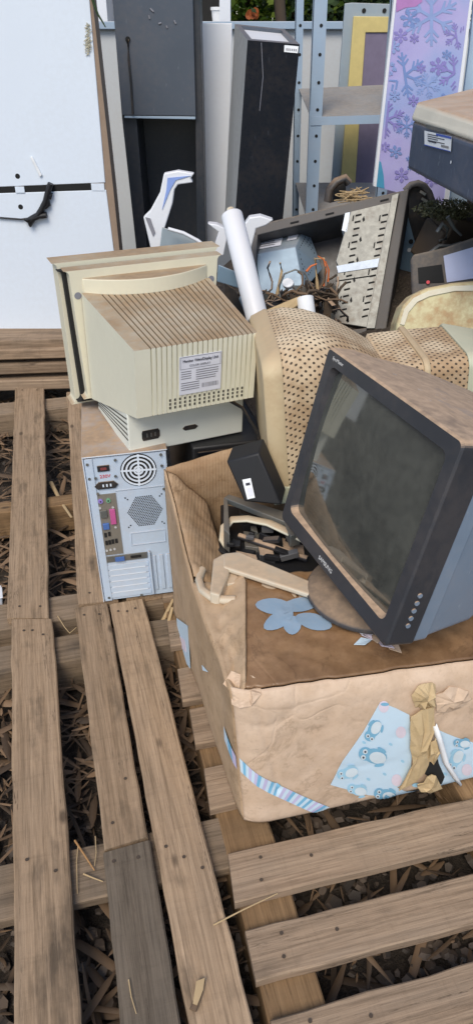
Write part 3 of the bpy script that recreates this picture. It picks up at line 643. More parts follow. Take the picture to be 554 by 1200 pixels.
text('COLOR DISPLAY', 'print', M['inkfaint'], lb, frame(lblm(.005, .234) + Vector((0, -.0006, 0)), (1, 0, 0), (0, 0, 1)), .0066)

# ------------------------------------------------------------------ charcoal monitor on the box
mon = thing('tube_monitor', 'charcoal tube monitor facing left, tilted back on its round stand upon the cardboard box', 'monitor', (.2032, 1.0839, .7461), (rad(-13.65), rad(-.72), rad(-69.1)), group='old tube monitors')
HW, HH = .2059, .1806
def ring4(hw, z0, z1, r, y, n=6): return rrect(hw, z0, z1, r, y, n)
m = MB()
out0 = ring4(HW, -HH, HH, .012, 0); out1 = ring4(HW, -HH, HH, .012, .048); o_in = ring4(HW - .004, -HH + .004, HH - .004, .010, -.003)
i0 = ring4(.180, -.148, .152, .014, -.0025); i1 = ring4(.1755, -.1435, .1475, .016, .011)
m.loft([out1, out0, o_in, i0, i1], False, 0, False); m.build('bezel', M['charcoal'], mon)
m = MB(); N = 22; vs = []; fs = []
for j in range(N + 1):
    for i in range(N + 1):
        a = 2 * i / N - 1; b = 2 * j / N - 1; vs.append((a * .180, .0125 - .0125 * (1 - .55 * a * a - .45 * b * b), .002 + b * .149))
for j in range(N):
    for i in range(N): k = j * (N + 1) + i; fs.append((k, k + 1, k + N + 2, k + N + 1))
m.add(vs, fs, 0, True); m.build('screen', M['screen'], mon)
m = MB()
secs = [(.0485, HW - .002, -HH + .002, HH - .002, .012), (.075, HW - .003, -HH + .004, HH - .004, .014), (.0755, HW - .006, -HH + .007, HH - .006, .014), (.17, HW - .020, -HH + .020, HH - .012, .02), (.27, .150, -HH + .055, HH - .030, .03), (.36, .125, -.085, HH - .052, .03), (.405, .118, -.075, HH - .062, .03)]
m.loft([ring4(h, a, b, r, y) for (y, h, a, b, r) in secs], True, 0, True)
hs = m.build('housing', M['bluegrey'], mon)
for p in hs.data.polygons: p.use_smooth = True
try: hs.data.set_sharp_from_angle(angle=rad(35))
except Exception: pass
m = MB()
for k in range(5): m = MB(); m.disc((HW - .0008, .024, -.078 - k * .0145), .0042, (1, 0, 0), 14, thick=.003); m.build('button', M['bluegrey'], mon)
m = MB()
for i in range(6):
    for j in range(4): m.disc((HW - .022 - i * .0004, .175 + j * .010, -.10 + i * .0095), .003, (1, 0, 0), 10, thick=.004)
m.build('vent_hole', M['logo'], mon)
text('SAMSUNG', 'lettering', M['logo'], mon, frame((-.012, -.0036, -.165), (1, 0, 0), (0, 0, 1)), .0112, sx=1.0)
text('SyncMaster', 'lettering', M['logo'], mon, frame((-.160, -.0036, .166), (1, 0, 0), (0, 0, 1)), .0085)
inv = mon.matrix_basis.inverted()
m = MB(); c0 = mon.matrix_basis @ Vector((0, .092, -HH)); c0.z = .503
def disc_ring(r, z, n=48): return [inv @ Vector((c0.x + r * math.cos(2 * PI * k / n), c0.y + r * math.sin(2 * PI * k / n), z)) for k in range(n)]
m.loft([disc_ring(.113, .502), disc_ring(.117, .508), disc_ring(.113, .516), disc_ring(.06, .528)], True, 0, True)
top = [mon.matrix_basis @ Vector((.06 * math.cos(2 * PI * k / 48), .09 + .06 * math.sin(2 * PI * k / 48), -HH + .004)) for k in range(48)]
sb = m.build('swivel_base', plastic('dusty_base', (.05, .05, .055), 1.0, .3, .6, dustcol=(.30, .205, .13)), mon)
m = MB(); m.cyl(inv @ Vector((c0.x + .02, c0.y + .01, .516)), Vector((0, .10, -HH + .02)), .055, .06, 32); m.build('stand_neck', M['black'], mon)

# ------------------------------------------------------------------ cardboard box
BO = Vector((.013, .849, .1435)); B1 = Vector((math.cos(rad(13.6)), math.sin(rad(13.6)), 0)); B2 = Vector((-math.sin(rad(15.6)), math.cos(rad(15.6)), 0))
BW, BD = .64, .64
bx = thing('cardboard_box', 'large stained cardboard box, torn and bulging, holding the charcoal monitor on the pallet', 'box', BO)
def topz(u): return .349 - .030 * min(1, u / .45)
def front_pt(u, t):
    """u along the front, t from bottom to top"""
    p = BO + B1 * u + Vector((0, 0, t * topz(u)))
    bul = .010 * math.sin(PI * min(1, max(0, t))) * math.sin(PI * min(1, max(0, u / BW))) + .005 * fbm(u * 3, t * 1.2, 3, 2) - .004 * max(0, 1 - abs(u - .055 - .012 * math.sin(t * 5)) / .006) * (1 if t > .25 else 0) - .003 * max(0, .25 - abs(fbm(u * 6 + 3, t * 2.4, 15))) * 4 * t
    edge = min(1, u / .03, t / .04 + .3)
    rnd_ = .014 * max(0, 1 - u / .055) ** 2 + .012 * max(0, (t - .90) / .10) ** 2 + .003 * max(0, (.05 - t) / .05) ** 2
    return p - B2 * (bul * edge - rnd_) + B1 * (-.022 * t * (1 - u / BW) + .006 * max(0, 1 - u / .03))
def grid(fn, nu, nv, m, mi=0, smooth=True):
    vs = [fn(i / nu, j / nv) for j in range(nv + 1) for i in range(nu + 1)]
    m.add(vs, [(j * (nu + 1) + i, j * (nu + 1) + i + 1, (j + 1) * (nu + 1) + i + 1, (j + 1) * (nu + 1) + i) for j in range(nv) for i in range(nu)], mi, smooth)
def rimz(v):
    a = v / BD
    return .349 - .008 * min(1, a / .5) if a < .5 else .341 + .083 * (a - .5) / .5
def left_pt(a, t):
    v = a * BD; h = rimz(v)
    if a < 1e-6: return front_pt(0, t)
    bul = .012 * math.sin(PI * t) * math.sin(PI * a) + .006 * fbm(v * 4, t * 1.5, 21, 2) * min(1, a * 8) + .0008 * fbm(v * 15, t * 6, 5) * min(1, a * 8)
    lean = -.022 * t * (1 - a)
    f0 = front_pt(0, t) - (BO + Vector((0, 0, t * topz(0)))) - B1 * (-.022 * t); k0 = max(0, 1 - v / .07)
    return BO + f0 * k0 * k0 + B2 * v + Vector((0, 0, t * h)) + B1 * (-bul + lean) + Vector((0, 0, .006 * fbm(v * 16, 4) * t if a > .5 else 0))
m = MB(); grid(lambda a, t: front_pt(a * BW, t), 110, 56, m); m.build('front_wall', M['card'], bx, True, solid=.004)
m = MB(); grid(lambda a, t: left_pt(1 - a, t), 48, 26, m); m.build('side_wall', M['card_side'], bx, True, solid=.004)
m = MB()
def rear_pt(a, t):
    u = a * BW; h = (.424 + .034 * min(1, u / .165)) * (1 - min(1, max(0, (u - .185) / .03))) + .355 * min(1, max(0, (u - .185) / .03))
    return BO + B2 * BD + B1 * u + Vector((0, 0, t * h + .005 * fbm(u * 22, 7) * t)) - B2 * (.012 * fbm(u * 6, t * 2, 40))
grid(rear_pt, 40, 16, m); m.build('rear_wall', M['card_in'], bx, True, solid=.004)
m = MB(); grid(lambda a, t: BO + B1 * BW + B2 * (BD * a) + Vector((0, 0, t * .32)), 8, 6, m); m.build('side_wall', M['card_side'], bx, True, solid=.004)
# closed front flap, wet and creased
FD = .285
def flap_pt(a, t):
    """a along the front, t from the front edge to the back edge of the flap"""
    f = front_pt(.026 + a * (BW - .026), 1.0) + B1 * (.075 * min(1, t * 1.1) * (1 - a))
    p = f + B2 * (t * FD) + Vector((0, 0, .004 + .010 * math.sin(PI * t) * (1 - a) + .005 * fbm(a * 6, t * 2.5, 60) * min(1, t * 6) + .012 * max(0, .16 - abs(fbm(a * 4 + t * 2.5, t * 1.6 - a * 2, 6, 2))) * min(1, t * 5) - .008 * max(0, .12 - abs(fbm(a * 3 - t * 3, t * 2 + a * 5, 31, 2))) * min(1, t * 5)))
    return p
m = MB(); grid(flap_pt, 120, 60, m); m.build('top_flap', M['card_wet'], bx, True, solid=.004)
def tuck_pt(a, t):
    p0 = left_pt(t * .5, 1.0); p1 = flap_pt(0, t); p = p0.lerp(p1, a)
    p.z += -.012 * math.sin(PI * a) + .010 * fbm(a * 5, t * 9, 90) * math.sin(PI * a) + .010 * a * (1 if t > .1 else t * 10)
    return p
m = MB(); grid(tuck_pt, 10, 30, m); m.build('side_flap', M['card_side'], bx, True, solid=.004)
m = MB(); m.prism([BO + B1 * .01 + B2 * .01 + Vector((0, 0, .20)), BO + B1 * (BW - .01) + B2 * .01 + Vector((0, 0, .20)), BO + B1 * (BW - .01) + B2 * (BD - .01) + Vector((0, 0, .20)), BO + B1 * .01 + B2 * (BD - .01) + Vector((0, 0, .20))], (0, 0, .004)); m.build('inner_floor', M['card_in'], bx, True)
def innerflap(a, t):
    r = left_pt(.52 + .46 * a, 1.0); return r + B1 * (.004 + .085 * t) + Vector((0, 0, -.085 * t ** 1.3 + .008 * fbm(a * 6, t * 3, 77))) - B2 * (.03 * t)
m = MB(); grid(innerflap, 24, 10, m); m.build('inner_flap', M['card_in'], bx, True, solid=.004)
# surface prints: a patch that follows the front wall
NF = -B2
def pix(p):
    v = p - CAM; d = v.dot(FWD); return 277 + F * v.x / d, 600 - F * v.dot(UP) / d
def inv2(fn, px, py, a, t):
    for _ in range(14):
        x, y = pix(fn(a, t)); h = 1e-3; xa, ya = pix(fn(a + h, t)); xt, yt = pix(fn(a, t + h))
        A11, A21, A12, A22 = (xa - x) / h, (ya - y) / h, (xt - x) / h, (yt - y) / h; D = A11 * A22 - A12 * A21
        if abs(D) < 1e-6: break
        ex_, ey_ = px - x, py - y; da = (A22 * ex_ - A12 * ey_) / D; dt = (A11 * ey_ - A21 * ex_) / D
        q = max(abs(da), abs(dt)); k = min(1, .15 / q) if q > 0 else 1; a += da * k; t += dt * k
        if abs(ex_) + abs(ey_) < .05: break
    return a, t
def on_front(px, py, off=.0):
    """point of the front wall seen at the pixel"""
    a, t = inv2(lambda a, t: front_pt(a, t), px, py, max(.01, (px - 277) / 600), .5); return max(.0005, a), min(1.02, t)
def patch(poly, off, mi, m, dens=9):
    """polygon in (u,t) drawn on the wall: triangulate a fine fan so it follows the bumps"""
    bmx = bmesh.new(); vs = [bmx.verts.new((u, t, 0)) for u, t in poly]; f = bmx.faces.new(vs)
    bmesh.ops.triangulate(bmx, faces=[f])
    for _ in range(4):
        ed = [e for e in bmx.edges if (e.verts[0].co - e.verts[1].co).length > 1.0 / dens / 4]
        if not ed: break
        bmesh.ops.subdivide_edges(bmx, edges=ed, cuts=1); bmesh.ops.triangulate(bmx, faces=bmx.faces)
    bmx.verts.index_update(); pts = [front_pt(v.co.x, v.co.y) - B2 * off for v in bmx.verts]
    m.add(pts, [tuple(v.index for v in f.verts) for f in bmx.faces], mi, True); bmx.free()
def ppoly(pts): return [on_front(x, y) for x, y in pts]
m = MB()
patch(ppoly([(444, 821), (452, 824), (462, 828), (478, 836), (481, 870), (480, 905), (474, 915), (464, 921), (475, 926), (492, 924), (512, 916), (507, 880), (511, 853), (532, 862), (560, 871), (560, 907), (530, 917), (481, 941), (478, 935), (430, 930), (386, 918), (400, 890), (424, 856)]), .0035, 0, m)
def ell(cx, cy, rx, ry, rot, mi, off, k=14):
    c, s = math.cos(rad(rot)), math.sin(rad(rot)); pts = []
    for i in range(k):
        a = 2 * PI * i / k; x, y = rx * math.cos(a), ry * math.sin(a); pts.append(on_front(cx + x * c - y * s, cy + x * s + y * c))
    patch(pts, off, mi + 1, m, 6)
def bird(cx, cy, s, rot, pale=False):
    A_, B_ = (1, 1) if pale else (0, 0)
    c, q = math.cos(rad(rot)), math.sin(rad(rot))
    def P_(x, y): return cx + (x * c - y * q) * s, cy + (x * q + y * c) * s
    ell(*P_(0, 0), 14 * s, 9 * s, rot, A_, .0045); ell(*P_(3, 1), 10 * s, 7 * s, rot, 2, .0052)
    ell(*P_(-12, -1), 8 * s, 8 * s, rot, A_, .0050)
    ell(*P_(-13, -4), 3 * s, 3 * s, rot, 2, .0060, 10); ell(*P_(-14, 3), 3 * s, 3 * s, rot, 2, .0060, 10)
    ell(*P_(-13, -4), 1.3 * s, 1.3 * s, rot, 4, .0066, 8); ell(*P_(-14, 3), 1.3 * s, 1.3 * s, rot, 4, .0066, 8)
    ell(*P_(6, -9), 6 * s, 2 * s, rot + 20, A_, .0056, 10); ell(*P_(6, 9), 6 * s, 2 * s, rot - 20, A_, .0056, 10)
bird(438, 884, 1.0, 10); bird(437, 852, .8, -60); bird(408, 903, .75, -20, True); bird(419, 924, .7, 10, True); bird(452, 930, .8, 10); bird(533, 886, .8, -60, True); bird(541, 869, .6, 0)
for (a, b) in ((468, 856), (463, 912), (545, 900), (448, 826)): ell(a, b, 6, 7, 0, 3, .0045)
ell(449, 823, 5, 2, 0, 0, .005); ell(487, 918, 6, 2.5, 0, 1, .0045)
for (a, b) in ((430, 911), (449, 905), (425, 868), (456, 870), (470, 890), (520, 905)): ell(a, b, 2.5, 1.5, 30, 1, .0045, 8)
m.build('wrapping_paper', [M['wrap'], M['owl'], M['owl2'], M['owlcream'], M['owlpink'], M['ink']], bx, True)
# torn cardboard strip and hole
m = MB(); patch(ppoly([(499, 858), (508, 872), (512, 892), (519, 908), (515, 917), (502, 908), (496, 905), (494, 885)]), .005, 0, m); m.build('tear_hole', M['dark_gap'], bx, True)
m = MB()
def fp(px, py, o): u, t = on_front(px, py); return front_pt(u, t) - B2 * o
def curl(m, rows):
    """rows of (left px, right px, off): a curling torn strip"""
    rings = []
    for (l, r, o1, o2) in rows:
        a = fp(*l, o1); b = fp(*r, o2); mid_ = (a + b) / 2 - B2 * .004; rings.append([a, mid_, b])
    m.loft(rings, False, 0, True, closed=False)
def rag(poly, off, amp, mat, name, seed=0, fold=0):
    m = MB(); n_ = len(poly); cx = sum(p[0] for p in poly) / n_; cy = sum(p[1] for p in poly) / n_
    rnd = random.Random(seed); P_ = []
    for k in range(n_):
        x, y = poly[k]; x2, y2 = poly[(k + 1) % n_]
        P_.append((x, y, off + rnd.uniform(-amp, amp) * .5)); P_.append(((x + x2) / 2 + rnd.uniform(-1.2, 1.2), (y + y2) / 2 + rnd.uniform(-1.2, 1.2), off + rnd.uniform(-amp, amp)))
    inn_ = [((x + cx) / 2 + rnd.uniform(-1.5, 1.5), (y + cy) / 2 + rnd.uniform(-1.5, 1.5), off + fold + rnd.uniform(-amp, amp)) for x, y, o in P_]
    V = [fp(x, y, max(.001, o)) for x, y, o in P_ + inn_] + [fp(cx, cy, max(.001, off + fold * 1.3))]
    N_ = len(P_); fs = []
    for k in range(N_): q = (k + 1) % N_; fs += [(k, q, N_ + q), (k, N_ + q, N_ + k), (N_ + k, N_ + q, 2 * N_)]
    m.add(V, fs, 0, False); return m.build(name, mat, bx, True, solid=.002)
rag([(478, 836), (490, 827), (505, 824), (506, 848), (500, 880), (494, 900), (484, 911), (464, 921), (476, 906), (480, 885), (477, 860)], .010, .004, M['card_torn'], 'torn_strip', 3, .006)
rag([(485, 913), (496, 904), (506, 902), (514, 918), (503, 927), (489, 921)], .012, .006, M['card_torn'], 'torn_strip', 5, .006)
rag([(500, 864), (507, 857), (511, 874), (504, 890), (497, 886)], .014, .006, M['card_torn'], 'torn_strip', 8, .003)
rag([(480, 812), (487, 801), (499, 797), (508, 801), (507, 822), (496, 828), (485, 827)], .006, .007, M['card_torn'], 'crumpled_tear', 11, .010)
rag([(507, 813), (525, 803), (546, 808), (550, 818), (528, 832), (509, 831)], .004, .004, M['card'], 'crumpled_tear', 13, .006)
def ragp(pts, amp, mat, name, seed):
    rnd = random.Random(seed); m = MB(); c = sum(pts, Vector()) / len(pts)
    P_ = [];
    for k in range(len(pts)): a = pts[k]; b = pts[(k + 1) % len(pts)]; P_ += [a, (a + b) / 2 + Vector([rnd.uniform(-amp, amp) for _ in range(3)])]
    inn_ = [(p + c) / 2 + Vector([rnd.uniform(-amp, amp) for _ in range(3)]) for p in P_]; N_ = len(P_); fs = []
    for k in range(N_): q = (k + 1) % N_; fs += [(k, q, N_ + q), (k, N_ + q, N_ + k), (N_ + k, N_ + q, 2 * N_)]
    m.add(P_ + inn_ + [c], fs, 0, False); return m.build(name, mat, bx, True, solid=.002)
ragp([front_pt(.0, .93) - B2 * .005 - B1 * .004, front_pt(.03, .94) - B2 * .006, front_pt(.05, .99) - B2 * .004, front_pt(.045, 1.0) + B2 * .02 + Vector((0, 0, .008)), front_pt(.01, 1.0) + B2 * .03 + Vector((0, 0, .010)), left_pt(.06, .98) - B1 * .006], .006, M['card'], 'crumpled_corner', 4)
m = MB(); curl(m, [((503, 846), (507, 842), .010, .012), ((507, 862), (512, 858), .016, .020), ((513, 885), (518, 882), .018, .024), ((524, 902), (529, 900), .018, .022), ((537, 920), (539, 917), .010, .012)]); m.build('curled_edge', M['paperw'], bx, True, solid=.002)
# striped ribbon of tape that wraps the corner
m = MB()
def ribbon(T0, T1, off, n, mis):
    for k in range(n):
        a, b = k / n, (k + 1) / n
        q = [T0(a), T0(b), T1(b), T1(a)]
        patch(q, off, mis[k % len(mis)], m, 5)
lo0 = on_front(279, 886); lo1 = on_front(385, 944); up0 = on_front(281, 902); up1 = on_front(370, 950)
lerp = lambda p, q, a: (p[0] + (q[0] - p[0]) * a, p[1] + (q[1] - p[1]) * a)
ribbon(lambda a: lerp(lo0, lo1, a), lambda a: lerp(up0, up1, a), .004, 30, (0, 1, 0, 2, 0, 2, 1, 0, 2, 0, 1))
def lf(px, py, off=.004):
    best = min(((abs(pix(left_pt(a_ / 20, t_ / 20))[0] - px) + abs(pix(left_pt(a_ / 20, t_ / 20))[1] - py)), a_ / 20, t_ / 20) for a_ in range(0, 21) for t_ in range(0, 21))
    a, t = inv2(left_pt, px, py, max(.01, best[1]), best[2]); return left_pt(max(0.001, a), t) - Vector((B2.y, -B2.x, 0)) * off
ls = [(265, 850, 266, 866), (269, 862, 271, 880), (274, 875, 276, 893), (279.5, 886, 281.5, 902)]
pt = [(lf(a, b, .005), lf(c, d, .005)) for a, b, c, d in ls]
for k in range(3): m.add([pt[k][0], pt[k + 1][0], pt[k + 1][1], pt[k][1]], [(0, 1, 2, 3)], k % 3, True)
m.build('striped_tape', [M['wrap'], M['tapeblue'], M['lilac']], bx, True)
m = MB(); m.add([lf(209, 724), lf(222, 733), lf(225, 783), lf(212, 766)], [(0, 1, 2, 3)], 0); m.add([lf(213, 745, .0055), lf(220, 750, .0055), lf(221, 764, .0055), lf(214, 758, .0055)], [(0, 1, 2, 3)], 1); m.add([lf(212, 728, .0055), lf(218, 732, .0055), lf(219, 738, .0055), lf(213, 735, .0055)], [(0, 1, 2, 3)], 2)
m.build('printed_patch', [M['wrap'], M['owlpink'], M['owl2']], bx, True, solid=.001)
m = MB(); m.add([lf(239, 779), lf(246, 787), lf(240, 785)], [(0, 1, 2)], 0); m.build('paper_chip', M['wrap'], bx, True, solid=.001)
# blue flower sticker on the wet flap
def on_flap(px, py, off):
    a, t = inv2(flap_pt, px, py, .2, .6); return flap_pt(a, t) + Vector((0, 0, off))
m = MB()
for (cx, cy, rx, ry, ro) in ((321, 713, 18, 8.5, 5), (352, 711, 19, 7.5, -8), (326, 729, 16, 8.5, 150), (342, 735, 8.5, 10, 0), (367, 731, 18, 8.5, 15)):
    pts = []
    for i in range(16):
        an = 2 * PI * i / 16; x, y = 1.12 * rx * math.cos(an) * (1 + .10 * math.cos(2 * an)), 1.12 * ry * math.sin(an); c, s = math.cos(rad(ro)), math.sin(rad(ro)); pts.append(on_flap(cx + x * c - y * s, cy + x * s + y * c, .005 + .0004 * rx / 18))
    ce = sum(pts, Vector()) / 16; m.add([ce] + pts, [(0, 1 + i, 1 + (i + 1) % 16) for i in range(16)], 0, True)
m.build('flower_sticker', M['flower'], bx, True)

# torn colourful scrap by the stand
m = MB()
for (cx, cy, mi) in ((418, 740, 0), (428, 747, 1), (440, 752, 2), (424, 755, 3), (450, 760, 1), (436, 743, 0), (460, 764, 2)):
    p = on_flap(cx, cy, .007); a = random.uniform(0, 6.28)
    q = [p + Vector((math.cos(a + b) * r, math.sin(a + b) * r, random.uniform(-.002, .005))) for b, r in ((0, .018), (1.4, .011), (2.9, .017), (4.4, .010))]
    m.add(q, [(0, 1, 2, 3)], mi, False)
tag(m.build('torn_paper', [M['paperw'], M['owlpink'], M['card'], M['wrap']], solid=.001), 'torn scrap of coloured printed paper under the charcoal monitor stand', 'paper scrap')

# ------------------------------------------------------------------ things inside the box
def ext_poly(m, pix, z, h, mi=0): m.prism([Z(x, y, z) for x, y in pix], (0, 0, -h), mi)
t = thing('printer_carcass', 'grey and black gutted printer frame with curved handle inside the cardboard box', 'printer part', Z(300, 620, .40))
m = MB(); ext_poly(m, [(262, 583), (268, 579), (345, 603), (340, 614)], .515, .014); ext_poly(m, [(262, 583), (267, 585), (269, 626), (262, 620)], .513, .05); ext_poly(m, [(330, 606), (345, 600), (352, 625), (340, 628)], .513, .03); m.build('grey_frame', M['cage'], t, True, bevel=.002)
m = MB(); pts = [Z(x, y, z + .012) for x, y, z in ((268, 642, .44), (262, 632, .455), (263, 618, .475), (272, 609, .488), (290, 608, .492), (315, 613, .492), (345, 627, .49), (375, 641, .485))]
m.tube(pts, .011, 10, flat=.55); m.build('curved_handle', M['cream'], t, True)
m = MB(); ext_poly(m, [(258, 590), (345, 608), (392, 650), (384, 690), (262, 652)], .45, .10); ext_poly(m, [(280, 590), (330, 604), (330, 614), (280, 602)], .475, .03); ext_poly(m, [(245, 640), (262, 630), (300, 645), (290, 660)], .455, .02); m.build('black_body', M['blackbody'], t, True, bevel=.003)
m = MB()
for (a, b, c, d, z, mi) in ((285, 622, 316, 640, .462, 0), (302, 640, 320, 650, .464, 1), (300, 598, 325, 606, .482, 1), (330, 630, 355, 648, .46, 1), (292, 610, 300, 620, .47, 0), (276, 645, 300, 652, .46, 1)):
    ext_poly(m, [(a, b), (c, b + 5), (c + 2, d + 4), (a + 2, d)], z, .018, mi)
m.build('mechanism', [M['cage'], M['charcoal']], t, True, bevel=.001)
m = MB(); m.cyl(Z(280, 628, .47), Z(360, 655, .47), .007, n=12); m.build('roller', M['charcoal'], t, True)
rq = random.Random(5)
for k in range(26):
    m = MB(); c = Z(rq.uniform(268, 360), 0, .46); px_, py_ = rq.uniform(268, 352), rq.uniform(600, 658); py_ = min(py_, 612 + (px_ - 262) * .5 + 30); c = Z(px_, py_, rq.uniform(.455, .485)); m.cbox(c, (rq.uniform(.008, .04), rq.uniform(.006, .016), rq.uniform(.006, .02)), (rq.uniform(-.4, .4), rq.uniform(-.4, .4), rq.uniform(-.6, .2))); m.build('mechanism', M[rq.choice(('mech', 'blackbody', 'blackbody', 'mech', 'shelfdark'))], t, True, bevel=.001)

t = thing('printer_tray', 'cream plastic tray frame with rounded corner and ribbed front inside the cardboard box', 'printer part', Z(300, 680, .42))
m = MB(); pts = [Z(x, y, z) for x, y, z in ((237, 668, .487), (233, 680, .487), (237, 692, .49), (248, 700, .492), (262, 703, .494), (276, 703, .496))]; m.tube(pts, .008, 8, flat=1.2); m.build('rounded_rim', M['tray'], t, True)
m = MB(); ext_poly(m, [(262, 648), (280, 646), (372, 684), (368, 698), (262, 664)], .515, .012); ext_poly(m, [(250, 655), (262, 648), (270, 652), (268, 672), (257, 697), (246, 694)], .512, .035); m.build('top_rail', M['tray'], t, True, bevel=.004)
m = MB(); 
for k in range(4):
    a = 284 + k * 22; b = 667 + k * 8.2
    ext_poly(m, [(a, b - 1), (a + 19, b + 6), (a + 19, b + 19), (a, b + 12)], .497, .02)
ext_poly(m, [(268, 668), (284, 666), (284, 682), (266, 684)], .50, .02); m.build('rib_panel', M['tray'], t, True, bevel=.002)
m = MB(); ext_poly(m, [(257, 695), (270, 676), (372, 704), (372, 712), (300, 712), (262, 703)], .475, .03); m.build('tray_bottom', M['blackbody'], t, True)

t = thing('power_brick', 'small black box with a white label wedged in the rear of the cardboard box', 'black box', Y(290, 560, 1.40))
fr_ = [Y(265, 541, 1.37), Y(303, 531, 1.355), Y(330, 592, 1.315), Y(286, 588, 1.33)]
m = MB(); back = [p + Vector((.012, .055, .006)) for p in fr_]; m.hexa(fr_, back); m.build('casing', M['blackbody'], t, True, bevel=.004)
nn = (fr_[1] - fr_[0]).cross(fr_[3] - fr_[0]).normalized(); nn = nn if nn.y < 0 else -nn
lw = lambda px, py, o: PLN(px, py, fr_[0], nn) + nn * o
m = MB(); m.add([lw(284, 562, .002), lw(294, 560, .002), lw(299, 583, .002), lw(290, 585, .002)], [(0, 1, 2, 3)]); lb = m.build('label', M['paperw'], t, True)
m = MB(); m.add([lw(288, 566, .0028), lw(293, 565, .0028), lw(293.6, 568, .0028), lw(288.6, 569, .0028)], [(0, 1, 2, 3)]); m.add([lw(290, 572, .0028), lw(295, 571, .0028), lw(297, 580, .0028), lw(292, 581, .0028)], [(0, 1, 2, 3)], 1)
o = m.build('print', [M['ink'], M['paper']]); o.parent = lb; o.matrix_basis = t.matrix_basis.inverted()

t = thing('computer_case', 'plain black computer case lying behind the cardboard box, half under the cream monitor', 'computer', (.0, 1.75, .14))
m = MB(); m.box(-.142, .05, -.13, .26, .002, .412, m=Matrix.Rotation(rad(14), 4, 'Z')); m.build('body', M['blackbody'], t, bevel=.006)
m = MB(); m.box(-.130, .038, -.136, -.1305, .02, .40, m=Matrix.Rotation(rad(14), 4, 'Z')); m.build('front_panel', M['blackgloss'], t, bevel=.004)
m = MB(); pts = [Y(x, y, 1.62) for x, y in ((270, 470), (284, 478), (292, 492), (300, 505), (305, 520))]; m.tube(pts, .004, 6)
tag(m.build('cable', M['black']), 'black cable hanging down behind the right edge of the cream monitor', 'cable')

# ------------------------------------------------------------------ sandy perforated monitor casing
pf = thing('monitor_casing', 'sandy beige perforated monitor casing smeared with mud, behind the charcoal monitor', 'monitor', (.072, 1.575, .508), (0, rad(-5), rad(4)))
def sring(x, hy, z0, z1, r, cy=0, n=8):
    out = []
    for (sy, sz, a0) in ((1, 1, 0), (-1, 1, 90), (-1, 0, 180), (1, 0, 270)):
        oy = cy + (hy - r) * sy; oz = (z1 - r) if sz else (z0 + r)
        for k in range(n + 1): a = rad(a0 + 90 * k / n); out.append(Vector((x, oy + r * math.cos(a), oz + r * math.sin(a))))
    return out
def shell(secs, name, mat, parent, caps=True, sm=True):
    rings = [sring(*s) for s in secs]; m = MB(); m.loft(rings, False, 0, sm)
    n = len(rings[0]); uv = []
    for r, s in zip(rings, secs):
        acc = 0; us = [0]
        for i in range(1, n): acc += (r[i] - r[i - 1]).length; us.append(acc)
        k = n // 4
        for i in range(n): uv.append((s[0] * 1.0, us[i]))
    if caps: m.add(rings[0], [tuple(range(n))[::-1]]); m.add(rings[-1], [tuple(range(n))]); uv += [(0, 0)] * (2 * n)
    m.uv = uv
    o = m.build(name, mat, parent); return o
shell([(-.004, .160, .006, .322, .03), (.0, .166, .0, .330, .035), (.032, .170, -.002, .346, .05), (.036, .168, .0, .345, .05)], 'front_rim', M['perfrim'], pf)
shell([(.036, .168, .001, .345, .06), (.07, .169, .004, .354, .08), (.115, .166, .010, .352, .10), (.16, .158, .016, .336, .10), (.21, .144, .024, .306, .09), (.255, .130, .032, .272, .07), (.28, .124, .035, .256, .06)], 'housing', M['perf'], pf)
shell([(.262, .120, .035, .262, .03), (.268, .125, .03, .270, .03), (.35, .120, .04, .272, .03), (.44, .112, .05, .272, .03)], 'rear_block', M['perf'], pf)
shell([(.340, .122, .036, .277, .03), (.343, .1235, .034, .279, .03), (.350, .1235, .034, .279, .03), (.353, .121, .036, .277, .03)], 'ridge', M['perfrim'], pf)
shell([(.437, .114, .047, .276, .03), (.442, .116, .045, .278, .03), (.52, .10, .06, .26, .03), (.525, .095, .065, .255, .03)], 'end_cap', M['greenbeige'], pf)
m = MB(); m.hexa([Vector((.0, -.170, -.004)), Vector((.10, -.168, .002)), Vector((.10, -.10, -.03)), Vector((.0, -.10, -.03))], [Vector((.0, -.171, .05)), Vector((.09, -.169, .028)), Vector((.10, -.10, .03)), Vector((.0, -.10, .05))]); m.build('base_skirt', M['greenbeige'], pf, bevel=.004)

# ------------------------------------------------------------------ stained rounded cream lid
pts = [(463, 397), (465, 378), (472, 358), (484, 345), (500, 337), (530, 331), (575, 327), (640, 330), (640, 420), (463, 420)]
t = thing('plastic_casing', 'rounded cream plastic casing with brown mud stains behind the perforated casing', 'casing', Y(520, 390, 2.02))
n0 = Vector((0, -.93, .37)); p0 = Y(500, 365, 2.02); pl_ = [PLN(x, y, p0, n0) for x, y in pts]
m = MB(); m.prism(pl_, -n0 * .10); m.build('lid', M['olivecream'], t, True, bevel=.014, seg=4)
m = MB(); q = [PLN(x, y, p0 + n0 * .002, n0) for x, y in ((468, 380), (473, 362), (484, 349), (501, 341), (530, 335), (640, 332), (640, 340), (532, 341), (503, 347), (488, 354), (478, 366), (473, 381))]; m.prism(q, n0 * .002); m.build('raised_edge', M['cream'], t, True)

